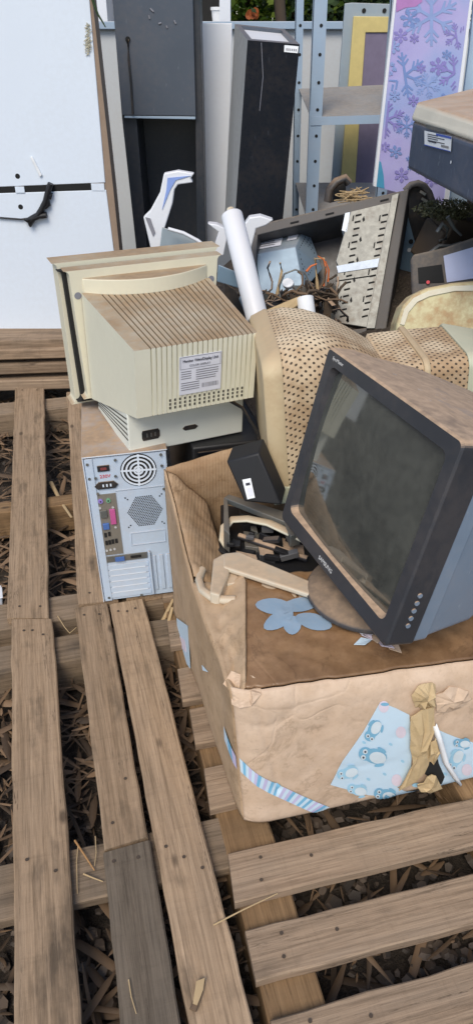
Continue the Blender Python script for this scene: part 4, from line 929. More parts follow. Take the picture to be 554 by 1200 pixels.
# ------------------------------------------------------------------ opened computer case on the heap
A_ = Y(295, 266, 2.62); ex = (Y(468, 226, 2.66) - A_); 
nrm = Vector((-.22, -.80, .52)).normalized()
A_ = Y(295, 266, 2.60)
def op(px, py, d=0.0): return PLN(px, py, A_, nrm) + nrm * d
t = thing('open_computer_case', 'dusty black computer case with its side off, power supply and drive cage showing', 'computer', op(380, 350, -.2))
TL, TR, BR, BL = op(295, 266), op(476, 222), op(436, 392), op(285, 410)
dp = -nrm * .19
m = MB()
m.hexa([TL, TR, TR + dp, TL + dp], [op(296, 277), op(474, 234), op(474, 234) + dp, op(296, 277) + dp]); 
m.hexa([op(285, 402), op(438, 383), op(438, 383) + dp, op(285, 402) + dp], [BL, BR, BR + dp, BL + dp])
m.hexa([TL, op(302, 274), op(302, 274) + dp, TL + dp], [BL, op(294, 400), op(294, 400) + dp, BL + dp]); m.build('steel_frame', M['casedust'], t, True, bevel=.003)
m = MB(); q = [p + dp * .98 for p in (TL, TR, BR, BL)]; m.prism(q, dp * .02); m.build('side_panel', M['shelfdark'], t, True)
m = MB(); m.prism([op(468, 226, .006), op(479, 221, .006), op(452, 388, .006), op(436, 392, .006)], dp * 1.0); m.build('front_frame', M['casedust'], t, True, bevel=.004)
m = MB(); m.prism([op(459, 231, .014), op(467, 228, .014), op(439, 386, .014), op(429, 386, .014)], -nrm * .01); m.build('pale_rail', M['cage'], t, True, bevel=.001)
# curved front bezel
bz = [(474, 224), (481, 217), (489, 215), (496, 218), (502, 226), (508, 243), (512, 268), (513, 300), (507, 340), (492, 360), (470, 372), (462, 330)]
m = MB(); m.prism([Y(a, b, 2.70) for a, b in bz], (.0, .05, -.02)); m.build('front_bezel', M['black'], t, True, bevel=.008, seg=3)
m = MB(); m.tube([Y(a, b, 2.69) for a, b in bz[:9]], .012, 8); m.build('bezel_rim', M['casedust'], t, True)
for k in range(8):
    a = k / 7; m = MB(); m.cbox(Y(495 + 13 * a, 226 + 58 * a, 2.675), (.022, .008, .007), (0, rad(25), rad(-20))); m.build('bezel_clip', M['cage'], t, True)
m = MB(); m.prism([Y(a, b, 2.67) for a, b in ((474, 252), (478, 256), (493, 312), (470, 330), (466, 300))], (0, .01, 0)); m.build('inner_plate', M['psu'], t, True)
m = MB(); m.disc(Y(481, 283, 2.665), .008, (0, -1, 0), 12); m.disc(Y(479, 293, 2.665), .007, (0, -1, 0), 12, 1); m.build('plate_hole', [M['dark_gap'], M['paperw']], t, True)
# slots in the top edge
for (a, b) in ((345, 253), (386, 243), (450, 227)): m = MB(); m.prism([op(a - 5, b + 8, .002), op(a + 5, b + 5.6, .002), op(a + 5, b + 7.4, .002), op(a - 5, b + 9.8, .002)], nrm * .001); m.build('edge_slot', M['dark_gap'], t, True)
# power supply
def op2(px, py, d): return PLN(px, py, A_ + nrm * d, nrm)
pA = [op2(298, 298, -.02), op2(346, 289, -.02), op2(356, 340, -.02), op2(308, 356, -.02)]
m = MB(); bk = [op2(298, 272, -.13), op2(358, 262, -.13), op2(378, 315, -.13), op2(322, 332, -.13)]
m.hexa(pA, bk); ps = m.build('power_supply', M['psu'], t, True, bevel=.003)
f0 = pA[0]; topn = (pA[1] - pA[0]).cross(bk[0] - pA[0]).normalized(); topn = topn if topn.z > 0 else -topn
def bil(a, b, c, d, u, v, o, nv): return a.lerp(b, u).lerp(d.lerp(c, u), v) + nv * o
m = MB(); m.add([bil(pA[0], pA[1], bk[1], bk[0], u, v, .003, topn) for u, v in ((.10, .15), (.62, .15), (.62, .85), (.10, .85))], [(0, 1, 2, 3)]); m.add([bil(pA[0], pA[1], bk[1], bk[0], u, v, .003, topn) for u, v in ((.74, .3), (.95, .3), (.95, .9), (.74, .9))], [(0, 1, 2, 3)])
lb = m.build('label', M['paper'], ps); lb.parent = ps; lb.matrix_basis = t.matrix_basis.inverted()
m = MB()
for k in range(7): m.add([bil(pA[0], pA[1], bk[1], bk[0], u, v, .0038, topn) for u, v in ((.14, .22 + k * .085), (.45 + random.random() * .13, .22 + k * .085), (.45, .26 + k * .085), (.14, .26 + k * .085))], [(0, 1, 2, 3)])
o = m.build('print', M['inkfaint'], ps); o.matrix_basis = t.matrix_basis.inverted()
sn = (pA[1] - pA[2]).cross(bk[1] - pA[1]).normalized(); sn = sn if sn.x > 0 else -sn
m = MB()
for i in range(9):
    for j in range(7):
        c = bil(pA[1], bk[1], bk[2], pA[2], .14 + .09 * i, .15 + .11 * j, .002, sn); m.disc(c, .0032, sn, 8)
o = m.build('vent', M['dark_gap'], ps); o.matrix_basis = t.matrix_basis.inverted()
# drive cage
m = MB()
cg = lambda x, y, d=.0: op(x, y, d)
m.prism([cg(411, 246), cg(460, 236), cg(431, 384), cg(387, 377), cg(396, 312), cg(393, 306)], dp * .75); cgob = m.build('drive_cage', M['cage'], t, True, bevel=.002)
m = MB()
for (u0) in (0, 1):
    for k in range(16):
        yy = 252 + k * 7.9
        x = (416 - (yy - 253) * .155) if u0 == 0 else (447 - (yy - 253) * .20)
        m.prism([cg(x, yy, .001), cg(x + 7, yy - 1.6, .001), cg(x + 7, yy + .2, .001), cg(x, yy + 1.8, .001)], nrm * .001)
        if k % 2 == 0 and (k // 2) % 2 == 0: m.prism([cg(x - 3, yy + 1, .001), cg(x - 1.5, yy, .001), cg(x - 2.5, yy + 7, .001), cg(x - 4, yy + 7, .001)], nrm * .001)
        if k % 3 == 0: m.prism([cg(x + 8, yy + 5, .001), cg(x + 10, yy + 1, .001), cg(x + 11, yy + 6, .001), cg(x + 9, yy + 8, .001)], nrm * .001)
m.prism([cg(393, 329, .001), cg(440, 322, .001), cg(440, 323.2, .001), cg(393, 330.2, .001)], nrm * .001)
o = m.build('slot', M['dark_gap'], cgob); o.matrix_basis = t.matrix_basis.inverted()
m = MB(); m.prism([cg(394, 312, .002), cg(444, 303, .002), cg(442, 313, .002), cg(396, 320, .002)], nrm * .001); m.build('blue_strip', M['steel'], t, True)
m = MB(); m.prism([cg(410, 247), cg(404, 250), cg(400, 270), cg(406, 272)], dp * .4); m.build('cage_tab', M['steel_lt'], t, True)

# ------------------------------------------------------------------ heap and its loose rubbish
def heap():
    m = MB(); nx, ny = 46, 40; vs = []
    for j in range(ny + 1):
        for i in range(nx + 1):
            x = -.40 + 2.2 * i / nx; y = 1.70 + 1.75 * j / ny
            e = min(1, (x + .40) / .35, (y - 1.70) / .18, (3.45 - y) / .25, (1.80 - x) / .3); e = max(0, e)
            base = .40 + .20 * min(1, max(0, (y - 1.9) / .8)) + .12 * min(1, max(0, x / .6))
            vs.append((x, y, e ** .6 * (base + .06 * fbm(x * 4, y * 4) + .03 * fbm(x * 14, y * 14)) - .01))
    m.add(vs, [(j * (nx + 1) + i, j * (nx + 1) + i + 1, (j + 1) * (nx + 1) + i + 1, (j + 1) * (nx + 1) + i) for j in range(ny) for i in range(nx)], 0, True)
    tag(m.build('debris_heap', M['soil']), 'dark heap of dirt and crushed rubbish behind the cardboard box', 'debris heap', kind='stuff')
heap()
m = MB()
for k in range(420):
    px = random.uniform(304, 392); py = random.uniform(350 if px < 352 else 336, 384); y = random.uniform(2.18, 2.38)
    c = Y(px, py, y); s = random.uniform(.006, .03); q = Euler((random.uniform(-2, 2), random.uniform(-2, 2), random.uniform(0, 6))).to_matrix()
    sh_ = [q @ Vector(p) for p in ((-s, -s * .4, 0), (s, -s * .5, 0), (s * .7, s * .4, .2 * s), (-s * .6, s * .5, .1 * s))]; m.add([c + p for p in sh_], [(0, 1, 2, 3)], random.choice((0, 0, 1, 2, 3)))
for k in range(60):
    a_ = Y(random.uniform(302, 388), random.uniform(342, 384), random.uniform(2.15, 2.34)); pts = [a_]
    d = Vector((random.uniform(-1, 1), random.uniform(-.4, .4), random.uniform(-.2, .8)))
    for q in range(5): d = (d + Vector((random.uniform(-.8, .8), random.uniform(-.5, .5), random.uniform(-.9, .5)))).normalized(); pts.append(pts[-1] + d * .022)
    m.tube(pts, random.uniform(.0018, .004), 5, random.choice((1, 1, 2, 3, 0)))
tag(m.build('shredded_rubbish', [M['bark'], M['charcoal'], M['strawdark'], M['cage']], solid=.002), 'small dark shredded scraps around the blue power supply', 'rubbish', kind='stuff')
def stick(pts, y, r, mat, name, label, cat, group=None, flat=1.0):
    m = MB(); m.tube([Y(a, b, y) for a, b in pts], r, 7, 0, r * .5, flat); return tag(m.build(name, mat), label, cat, group)
stick([(322, 355), (326, 338), (330, 318), (328, 308)], 2.25, .012, M['straw'], 'dry_reed', 'dry tan plant stem sticking up left of the curved wire loop', 'dry stem', flat=.5)
stick([(373, 350), (371, 330), (369, 303), (380, 303)], 2.22, .012, M['straw'], 'dry_reed', 'tallest dry tan stem with a bent top, left of the drive cage', 'dry stem', flat=.5)
stick([(362, 330), (370, 345), (379, 330), (381, 312)], 2.20, .009, M['strawdark'], 'dry_reed', 'brown bent husk leaning between two tan stems by the drive cage', 'dry stem', flat=.5)
stick([(379, 335), (382, 318), (379, 304), (372, 300)], 2.2, .0035, M['orange'], 'orange_wire', 'thicker orange wire strand curling beside the drive cage', 'wire')
stick([(384, 330), (385, 316), (381, 306)], 2.21, .003, M['orange'], 'orange_wire', 'short orange wire strand closest to the drive cage', 'wire')
stick([(359, 318), (364, 312), (371, 309)], 2.21, .004, M['orange'], 'orange_wire', 'tiny orange wire end left of the tallest dry stem', 'wire')
stick([(328, 350), (327, 335), (333, 321), (346, 316), (357, 320), (364, 335)], 2.16, .0035, M['cage'], 'wire_loop', 'pale wire arched in a loop below the blue power supply', 'wire')
m = MB(); m.disc(Y(338, 334, 2.2), .017, (-.2, -.8, .6), 20, sx=1, sy=.85, thick=.02); tag(m.build('bottle_cap', M['whiteplast'], bevel=.003), 'small round white plastic cap below the power supply', 'cap')
m = MB(); a_, b_ = Y(357, 349, 2.10), Y(360, 371, 2.07); m.cyl(a_, b_, .024, .024, 20); m.cyl(a_ + (a_ - b_).normalized() * .002, a_, .010, .010, 12, 1)
tag(m.build('paper_roll', [M['paperw'], M['card_torn']]), 'short white paper roll lying just behind the perforated casing', 'paper roll')
m = MB(); p = [Y(290, 372, 2.02), Y(352, 346, 2.10), Y(356, 352, 2.10), Y(300, 392, 2.0)]; m.prism(p, (.0, .02, -.03)); tag(m.build('cardboard_strip', M['card_torn'], bevel=.003), 'flat brown cardboard strip behind the perforated casing and white tube', 'cardboard strip')
# white tube
t = thing('white_tube', 'white plastic tube with a small end cap, leaning behind the cream monitor', 'tube', Y(300, 370, 2.02))
a = Y(271.5, 252, 2.26); b = Y(302, 376, 2.02); m = MB(); m.cyl(b, a, .031, .031, 32); m.build('tube', M['whiteplast'], t, True, bevel=.004)
d = (a - b).normalized(); m = MB(); m.cyl(a, a + d * .02, .012, .011, 16); m.build('end_cap', M['cream'], t, True)
# white curved brackets
def br(poly, y, th, mat, par, name='body'):
    m = MB(); m.prism([Y(x, yy, y) for x, yy in poly], (0, th, 0)); return m.build(name, mat, par, True, bevel=.004)
c3 = lambda L: [(160 + x / 3.08, 180 + y / 3.08) for x, y in L]
t = thing('curved_bracket', 'tall white curved plastic bracket with blue stripe, sticking up behind cream monitor', 'bracket', Y(185, 290, 2.65), group='white curved brackets')
br(c3([(99, 72), (150, 62), (208, 72), (195, 90), (203, 105), (150, 112), (137, 130), (130, 180), (95, 290), (90, 380), (60, 380), (25, 230), (50, 205), (85, 140)]), 2.65, .03, M['whiteplast'], t)
m = MB(); m.prism([Y(x, y, 2.647) for x, y in c3([(112, 88), (196, 80), (142, 96), (122, 130), (92, 204), (108, 130)])], (0, .002, 0)); m.build('blue_stripe', M['blueprint'], t, True)
m = MB(); m.prism([Y(x, y, 2.647) for x, y in c3([(32, 230), (50, 234), (68, 285), (60, 300)])], (0, .002, 0)); m.build('barcode', M['inkfaint'], t, True)
t = thing('curved_bracket', 'small white bracket tip showing left of the white tube', 'bracket', Y(255, 290, 2.6), group='white curved brackets')
br([(243, 262), (254, 263), (268, 270), (262, 300), (248, 300), (256, 272)], 2.6, .04, M['whiteplast'], t)
t = thing('curved_bracket', 'white curved bracket end lying right of the white tube, against the open case', 'bracket', Y(300, 270, 2.55), group='white curved brackets')
br([(287, 262), (292, 255), (305, 253), (320, 258), (312, 264), (300, 268), (292, 300), (286, 290)], 2.45, .04, M['whiteplast'], t)
for (pts, y, mat, lab) in (([(190, 266), (215, 274), (240, 286), (240, 300), (186, 300)], 2.55, 'framegrey', 'grey plastic sheet lying behind the cream monitor top'),
                           ([(256, 310), (275, 318), (280, 338), (254, 330)], 2.2, 'psu', 'blue grey metal scrap left of the white tube'),
                           ([(290, 312), (300, 318), (296, 350), (284, 372), (280, 352)], 2.35, 'psu', 'narrow slate metal piece leaning under the white tube'),
                           ([(262, 330), (276, 340), (288, 372), (264, 372)], 2.2, 'black', 'black plastic scrap between cream monitor and white tube')):
    m = MB(); m.prism([Y(a, b, y) for a, b in pts], (0, .04, -.01)); tag(m.build('scrap_piece', M[mat], bevel=.003), lab, 'scrap')
m = MB(); m.tube([Y(a, b, 2.5) for a, b in ((197, 268), (215, 273), (232, 282), (244, 292))], .006, 6); tag(m.build('cable', M['whiteplast']), 'thin white cable curving behind the cream monitor top', 'cable')
# black scrap and straw on top of the open case's rear
m = MB(); m.tube([Y(a, b, 2.85) for a, b in ((384, 236), (386, 222), (394, 213), (404, 209), (408, 215))], .022, 8, flat=.7); m.prism([Y(a, b, 2.9) for a, b in ((386, 238), (388, 222), (404, 212), (406, 232))], (0, .05, 0)); tag(m.build('plastic_scrap', M['black']), 'bent black plastic scrap in front of the yellow framed panel', 'scrap')
m = MB()
for k in range(45):
    p = Y(random.uniform(404, 424), random.uniform(223, 236), random.uniform(2.75, 2.9)); d = Vector((random.uniform(-1, 1), random.uniform(-.4, .4), random.uniform(-.25, .3))) * .05; m.tube([p - d, p + d], .0018, 4)
tag(m.build('straw_tuft', M['straw']), 'tuft of pale dry straw behind the open computer case', 'straw')
def clump(px, py, y, rx, rz, n, mat, name, label, cat, s=.02):
    c = Y(px, py, y); m = MB()
    for k in range(n):
        a = random.uniform(0, 6.28); b = random.uniform(-1, 1); r = random.random() ** .4
        p = c + Vector((math.cos(a) * math.sqrt(1 - b * b) * rx * r, math.sin(a) * math.sqrt(1 - b * b) * rx * .6 * r, b * rz * r))
        d = Vector((random.uniform(-1, 1), random.uniform(-1, 1), random.uniform(-.5, 1))).normalized() * s * random.uniform(.5, 1.4); e = d.orthogonal().normalized() * s * .25
        m.add([p - e, p + e, p + d], [(0, 1, 2)])
    return tag(m.build(name, mat), label, cat)
clump(522, 246, 2.45, .10, .03, 1600, M['moss'], 'moss_clump', 'olive green mossy clump under the slate printer', 'moss', .011)
for (pts, lab) in (([(512, 272), (518, 262), (524, 268), (522, 280), (514, 282)], 'dark loop of cable below the mossy clump'), ([(524, 254), (532, 268), (540, 276)], 'straight grey cable right of the dark cable loop'), ([(504, 296), (514, 288), (528, 288), (540, 284)], 'lowest grey cable beside the dark printer')):
    stick(pts, 2.36, .007, M['cage'], 'cable', lab, 'cable')
for k, (a, b, lab) in enumerate(((528, 262, 'larger dark block in shade right of the mossy clump'), (508, 275, 'smaller dark block between open case and mossy clump'))):
    m = MB(); m.cbox(Y(a, b + 10, 2.5), (.12 - k * .05, .10, .12), (.3, .2, .5)); tag(m.build('scrap_block', M['bark'], bevel=.008), lab, 'scrap')

# ------------------------------------------------------------------ dark printer with pale panel (right edge)
t = thing('printer', 'dark dusty printer with a pale lilac panel at the right edge, above stained lid', 'printer', Y(540, 320, 2.2), group='printers at the right edge')
n1 = Vector((-.25, -.9, .35)).normalized(); q0 = Y(500, 310, 2.2); pp = lambda x, y, d=0: PLN(x, y, q0, n1) + n1 * d
m = MB(); m.prism([pp(480, 304), (pp(484, 298)), pp(520, 290), pp(600, 262), pp(620, 340), pp(482, 350)], -n1 * .22); m.build('body', plastic('dark_brown_plastic', (.06, .055, .055), .8, .4, .6, dustcol=(.22, .175, .13)), t, True, bevel=.010, seg=3)
m = MB(); m.prism([pp(519, 300, .003), pp(600, 276, .003), pp(610, 318, .003), pp(523, 331, .003)], -n1 * .002); m.build('pale_panel', plastic('lilac_panel', (.44, .48, .66), .4, .06, .5), t, True)
m = MB(); m.prism([pp(489, 314, .003), pp(517, 310, .003), pp(520, 331, .003), pp(490, 332, .003)], -n1 * .002); m.build('connector_bay', M['dark_gap'], t, True)
m = MB(); m.disc(pp(501, 331, .004), .005, n1, 12, thick=.004); m.build('red_plug', M['red'], t, True)

# slate printer, high on the right, on a dark crate
t = thing('printer', 'slate blue printer with dusty cream lid and shipping label, stacked high at the right edge', 'printer', (.55, 2.4, 1.06), group='printers at the right edge')
a0, b0 = Vector((.503, 2.40, 1.05)), Vector((.572, 1.72, 1.05)); c0_, d0_ = Vector((1.15, 1.95, 1.05)), Vector((1.02, 3.05, 1.05))
m = MB(); H = Vector((0, 0, .128)); m.hexa([a0, b0, c0_, d0_], [p + H for p in (a0, b0, c0_, d0_)]); m.build('body', M['deepblue'], t, True, bevel=.014, seg=3)
m = MB(); o_ = [p + H + Vector((0, 0, -.001)) + (p - Vector((.76, 2.25, 1.05))).normalized() * .006 for p in (a0, b0, c0_, d0_)]; m.hexa(o_, [o_[0] + Vector((.012, 0, .048)), o_[1] + Vector((.012, .01, .04)), o_[2] + Vector((0, 0, .07)), o_[3] + Vector((0, 0, .085))]); m.build('lid', plastic('dusty_cream_lid', (.66, .62, .52), 1.0, .12, .55, dustcol=(.42, .29, .20)), t, True, bevel=.012, seg=3)
sd_ = (b0 - a0).normalized(); sn_ = Vector((-abs(sd_.y), sd_.x * (-1 if sd_.y > 0 else 1) * -1, 0)); sn_ = Vector((sd_.y, -sd_.x, 0)); sn_ = sn_ if sn_.x < 0 else -sn_
sp_ = lambda px, py, o: PLN(px, py, a0, sn_) + sn_ * o
m = MB(); m.add([sp_(498, 153, .003), sp_(530, 160, .003), sp_(529, 178, .003), sp_(498, 170, .003)], [(0, 1, 2, 3)]); lb = m.build('shipping_label', M['paperw'], t, True)
iv = t.matrix_basis.inverted()
m = MB()
def q4(pts, mi, o=.004): m.add([sp_(x, y, o) for x, y in pts], [(0, 1, 2, 3)], mi)
q4([(512, 156.2), (530, 160.2), (530, 163), (512, 158.8)], 0); q4([(498, 169), (529, 177), (529, 178), (498, 170)], 0)
for k in range(4): q4([(502, 156.5 + k * 2.4), (514 + (k % 2) * 8, 159 + k * 2.4 + (k % 2) * 1.8), (514 + (k % 2) * 8, 160 + k * 2.4 + (k % 2) * 1.8), (502, 157.5 + k * 2.4)], 1)
for k in range(7): q4([(518 + k * 1.3, 169.4 + k * .3), (518.7 + k * 1.3, 169.6 + k * .3), (518.7 + k * 1.3, 172.6 + k * .3), (518 + k * 1.3, 172.4 + k * .3)], 1)
q4([(503, 164), (512, 166.2), (512, 168.2), (503, 166)], 1)
o = m.build('print', [M['inkblue'], M['ink']], lb); o.matrix_basis = iv
m = MB(); q4([(500, 146), (523, 151.5), (523, 155.5), (500, 150)], 0); m.build('plate', M['cage'], t, True)
m = MB(); m.disc(sp_(529, 190, .003), .004, sn_, 10); m.build('screw', M['paperw'], t, True)
m = MB(); m.box(.84, 1.3, 1.85, 2.9, 0, 1.048)
tag(m.build('wooden_crate', wood('dark_crate', (.075, .05, .035), (.10, .07, .05), (.05, .04, .03))), 'tall dark brown crate holding up the slate printer at the right edge', 'crate')

# ------------------------------------------------------------------ white cupboard, back left
CY = 3.10
t = thing('cupboard', 'white laminate two-door cupboard front with gap between its doors, far left', 'cupboard', Y(60, 402, CY))
def door(q, nm, th=.018):
    m = MB(); m.prism([Y(x, y, CY) for x, y in q], (0, th, 0)); return m.build(nm, M['white'], t, True, bevel=.002)
door([(-90, -60), (98.5, -60), (105, 0), (123.5, 214), (0, 219), (-90, 221)], 'door'); door([(-90, 229), (0, 226.5), (124.5, 222.5), (147, 400), (-90, 402)], 'door')
m = MB(); m.prism([Y(x, y, CY + .004) for x, y in ((-90, -60), (101.5, -60), (108.5, 0), (133, 222), (151, 400), (-90, 402))], (0, .09, 0)); m.build('carcass', M['chip'], t, True)
m = MB(); m.prism([Y(x, y, CY + .0015) for x, y in ((-90, 221), (0, 219), (107, 215), (108, 222.8), (0, 226.5), (-90, 229))], (0, .002, 0)); m.build('door_gap', M['dark_gap'], t, True)
m = MB(); m.cbox(Y(24, 222, CY + .002), (.035, .012, .022)); m.build('hinge', M['steel_lt'], t, True)
m = MB(); m.cbox(Y(115, 219, CY + .002), (.05, .008, .026)); m.build('hinge', M['steel_lt'], t, True)
m = MB()
for (x, y) in ((21, 206.5), (24.5, 242.5)): m.disc(Y(x, y, CY - .0005), .0095, (0, -1, 0), 16)
m.build('handle_hole', M['dark_gap'], t, True)
m = MB(); m.prism([Y(x, y, CY - .002) for x, y in ((36, 184), (38.5, 183), (50, 205), (47.5, 207.5))], (0, -.006, 0)); m.build('handle_bar', M['paperw'], t, True, bevel=.002)
m = MB(); m.tube([Y(x, y, CY - .012) for x, y in ((60, 215), (57.5, 222), (56, 228), (54, 236), (49, 246), (45, 252), (38, 256), (32, 259), (35, 263), (39, 256), (46, 253), (55, 252))], .017, 7, flat=.7)
m.tube([Y(x, y, CY - .01) for x, y in ((56, 229), (61, 229), (59, 231), (55, 232), (57, 240), (53, 243))], .014, 6, flat=.7); m.tube([Y(x, y, CY - .006) for x, y in ((46, 254), (25, 257), (0, 255), (-20, 252))], .006, 6, flat=.5)
tag(m.build('cord', M['blackbody']), 'knotted black cloth cord hanging on the white cupboard doors', 'cord')
m = MB()
for k in range(70):
    p = Y(random.gauss(103 + 0, 1.1), random.uniform(28, 64), CY - .004); d = Vector((random.uniform(-1, 1), -.2, random.uniform(-1, 1))) * .010; m.tube([p - d, p + d], .0010, 4)
tag(m.build('dry_vine', flat('pale_vine', (.50, .47, .36), .9)), 'dried straw-like vine stuck on the edge of the white cupboard', 'vine')
m = MB(); m.tube([Y(x, y, CY - .02) for x, y in ((106, -12), (110, 4), (115, 17), (120, 25), (124, 32))], .006, 6, 0, .002); tag(m.build('hanging_stem', M['leafdark']), 'thin dark green stem hanging at top beside the white cupboard', 'stem')

# ------------------------------------------------------------------ dark grey bookcase
BY = 3.55
t = thing('bookcase', 'tall dark grey bookcase with a closed upper door and an open lower half', 'bookcase', Y(190, 285, BY))
def bq(q, nm, mat, y, th, bev=.002): m = MB(); m.prism([Y(a, b, y) for a, b in q], (0, th, 0)); return m.build(nm, M[mat], t, True, bevel=bev)
bq([(127, -60), (222, -60), (226, 0), (229.5, 136), (143.5, 135), (132, 0)], 'upper_door', 'shelfgrey', BY - .02, .02)
bq([(127, -60), (134, -60), (160, 137), (176, 330), (164, 330), (143, 137), (132, 0)], 'side_board', 'shelfdark', BY + .002, .25)
bq([(222, -60), (232, -60), (237, 100), (242, 330), (231, 330), (229, 137), (226, 0)], 'side_board', 'shelfdark', BY + .002, .25)
bq([(146, 135.5), (229, 136.5), (229, 140), (146, 138.5)], 'shelf', 'racksteel', BY - .018, .25)
bq([(128, -60), (232, -60), (241, 330), (170, 330)], 'back_board', 'shelfdark', BY + .252, .01)
m = MB(); m.disc(Y(150, 46, BY - .0215), .010, (0, -1, 0), 14, thick=.004); m.build('knob', M['dark_gap'], t, True)
m = MB(); m.tube([Y(a, b, BY - .026) for a, b in ((150, 46), (151, 70), (154, 100), (156, 134))], .005, 6); tag(m.build('cord', M['black']), 'thin black cord hanging down the dark bookcase door', 'cord')
m = MB()
for (a, b, c, d) in ((176, 10, 180, 14), (174.5, 18, 175.5, 22), (186, 28, 189, 27), (195, 30, 196, 33), (204, 24, 206, 28)): m = MB(); m.tube([Y(a, b, BY - .0215), Y(c, d, BY - .0215)], .0035, 5); m.build('chipped_mark', M['inkfaint'], t, True)
# white board beside it
m = MB(); m.prism([Y(a, b, 3.75) for a, b in ((234, 27), (272, 27), (270, 120), (262, 300), (242, 300), (236, 98), (231, 80), (231, 50))], (0, .03, 0)); tag(m.build('white_board', M['whiteplast'], bevel=.004), 'plain white board leaning between the dark bookcase and the tall black box', 'board')

# ------------------------------------------------------------------ tall black box
t = thing('tall_cabinet', 'tall glossy black cabinet with scuffed grey side and open top, leaning at the back', 'cabinet', Y(300, 262, 3.25))
fT = [Y(290, 47, 3.25), Y(351, 52, 3.25), Y(327, 300, 3.10), Y(272, 300, 3.10)]; bT = [Y(275, 28, 3.60), Y(333, 34, 3.62), Y(322, 280, 3.5), Y(262, 280, 3.5)]
m = MB(); th_ = fT[0].lerp(fT[1], .0)
ins = lambda q, k: [sum(q, Vector()) / 4 + (p - sum(q, Vector()) / 4) * k for p in q]
topq = [fT[0], fT[1], bT[1], bT[0]]; inn = ins(topq, .80); dn = Vector((0, 0, -.10))
m.add(fT, [(0, 1, 2, 3)], 0); m.add([bT[0], fT[0], fT[3], bT[3]], [(0, 1, 2, 3)], 1); m.add([fT[1], bT[1], bT[2], fT[2]], [(0, 1, 2, 3)], 1); m.add(bT, [(3, 2, 1, 0)], 1)
for k in range(4): m.add([topq[k], topq[(k + 1) % 4], inn[(k + 1) % 4], inn[k]], [(0, 1, 2, 3)], 2); m.add([inn[k], inn[(k + 1) % 4], inn[(k + 1) % 4] + dn, inn[k] + dn], [(0, 1, 2, 3)], 2)
m.build('body', [M['blackgloss'], M['greyside'], M['shelfgrey']], t, True)
m = MB(); m.add([p + Vector((0, 0, -.012)) for p in inn], [(0, 1, 2, 3)]); m.build('inner_panel', M['whiteplast'], t, True)
fn_ = (fT[1] - fT[0]).cross(fT[3] - fT[0]).normalized(); fn_ = fn_ if fn_.y < 0 else -fn_
tb = lambda x, y, o: PLN(x, y, fT[0], fn_) + fn_ * o
m = MB(); m.add([tb(333, 53, .003), tb(349.5, 54.5, .003), tb(348.5, 62.5, .003), tb(332.5, 61, .003)], [(0, 1, 2, 3)]); lb = m.build('label', M['paperw'], t, True)
m = MB()
for k in range(6): m.add([tb(335 + k * 2.2, 56.6 + k * .2, .004), tb(336.3 + k * 2.2, 56.7 + k * .2, .004), tb(336.1 + k * 2.2, 59.5 + k * .2, .004), tb(334.8 + k * 2.2, 59.4 + k * .2, .004)], [(0, 1, 2, 3)])
o = m.build('print', M['inkfaint'], lb); o.matrix_basis = t.matrix_basis.inverted()
m = MB(); m.tube([tb(a, b, .001) for a, b in ((306, 50), (308, 90), (304, 130))], .0012, 4); m.build('scratch', M['inkfaint'], t, True)

# ------------------------------------------------------------------ slotted-angle metal rack
t = thing('metal_rack', 'blue grey slotted steel rack with dusty shelves standing at the back', 'rack', Y(370, 245, 3.6))
def post(q, y, nm='post'):
    m = MB(); P_ = [Y(a, b, y) for a, b in q]; m.prism(P_, (0, .003, 0)); m.prism([P_[0], P_[0] + Vector((.003, 0, 0)), P_[3] + Vector((.003, 0, 0)), P_[3]], (0, .035, 0))
    h = m
    for k in range(11):
        f = k / 10.5 + .02; c = P_[0].lerp(P_[3], f).lerp(P_[1].lerp(P_[2], f), .62); h.disc(c + Vector((0, -.0015, 0)), .0065, (0, -1, 0), 12, 1)
    m.build(nm, [M['racksteel'], M['dark_gap']], t, True)
post([(369, -50), (386, -50), (370, 280), (357, 280)], 3.50); post([(347, -50), (357, -50), (349, 280), (342, 280)], 4.00); post([(462, -50), (474, -50), (448, 290), (436, 290)], 3.52)
def shelf(zpix, front, back, nm='shelf'):
    m = MB(); a, b = Y(*front[0], 3.50), Y(*front[1], 3.50); c = Y(*back[1], 4.0); d = Y(*back[0], 4.0)
    m.prism([a, b, c, d], (0, 0, -.004)); m.build(nm, M['rackshelf'], t, True)
    m = MB(); m.prism([a + Vector((0, -.003, 0)), b + Vector((0, -.003, 0)), b + Vector((0, -.003, -.032)), a + Vector((0, -.003, -.032))], (0, .003, 0)); m.build('shelf_lip', M['racksteel'], t, True)
shelf(0, ((364, 137), (462, 134)), ((350, 104), (455, 99))); shelf(0, ((358, 252), (450, 254)), ((346, 214), (440, 214)))
# framed panel
t = thing('framed_panel', 'purple grey panel in a yellow frame with grey blue border, behind the rack', 'framed panel', Y(420, 240, 4.15))
def fq(q, nm, mat, y, th): m = MB(); m.prism([Y(a, b, y) for a, b in q], (0, th, 0)); return m.build(nm, M[mat], t, True, bevel=.003)
fq([(404, 4), (412, 3), (500, 6), (480, 300), (378, 300), (388, 215)], 'outer_border', 'framegrey', 4.18, .03)
fq([(414, 19), (500, 20), (500, 38), (428, 38), (410, 300), (392, 300)], 'frame', 'yellow', 4.165, .014)
fq([(427.5, 37), (500, 37), (490, 300), (410, 300)], 'panel', 'purple', 4.172, .007)
m = MB()
for x in (426, 450): m = MB(); m.disc(Y(x, 12.5, 4.177), .010, (0, -1, 0), 10); m.build('bolt_hole', M['dark_gap'], t, True)

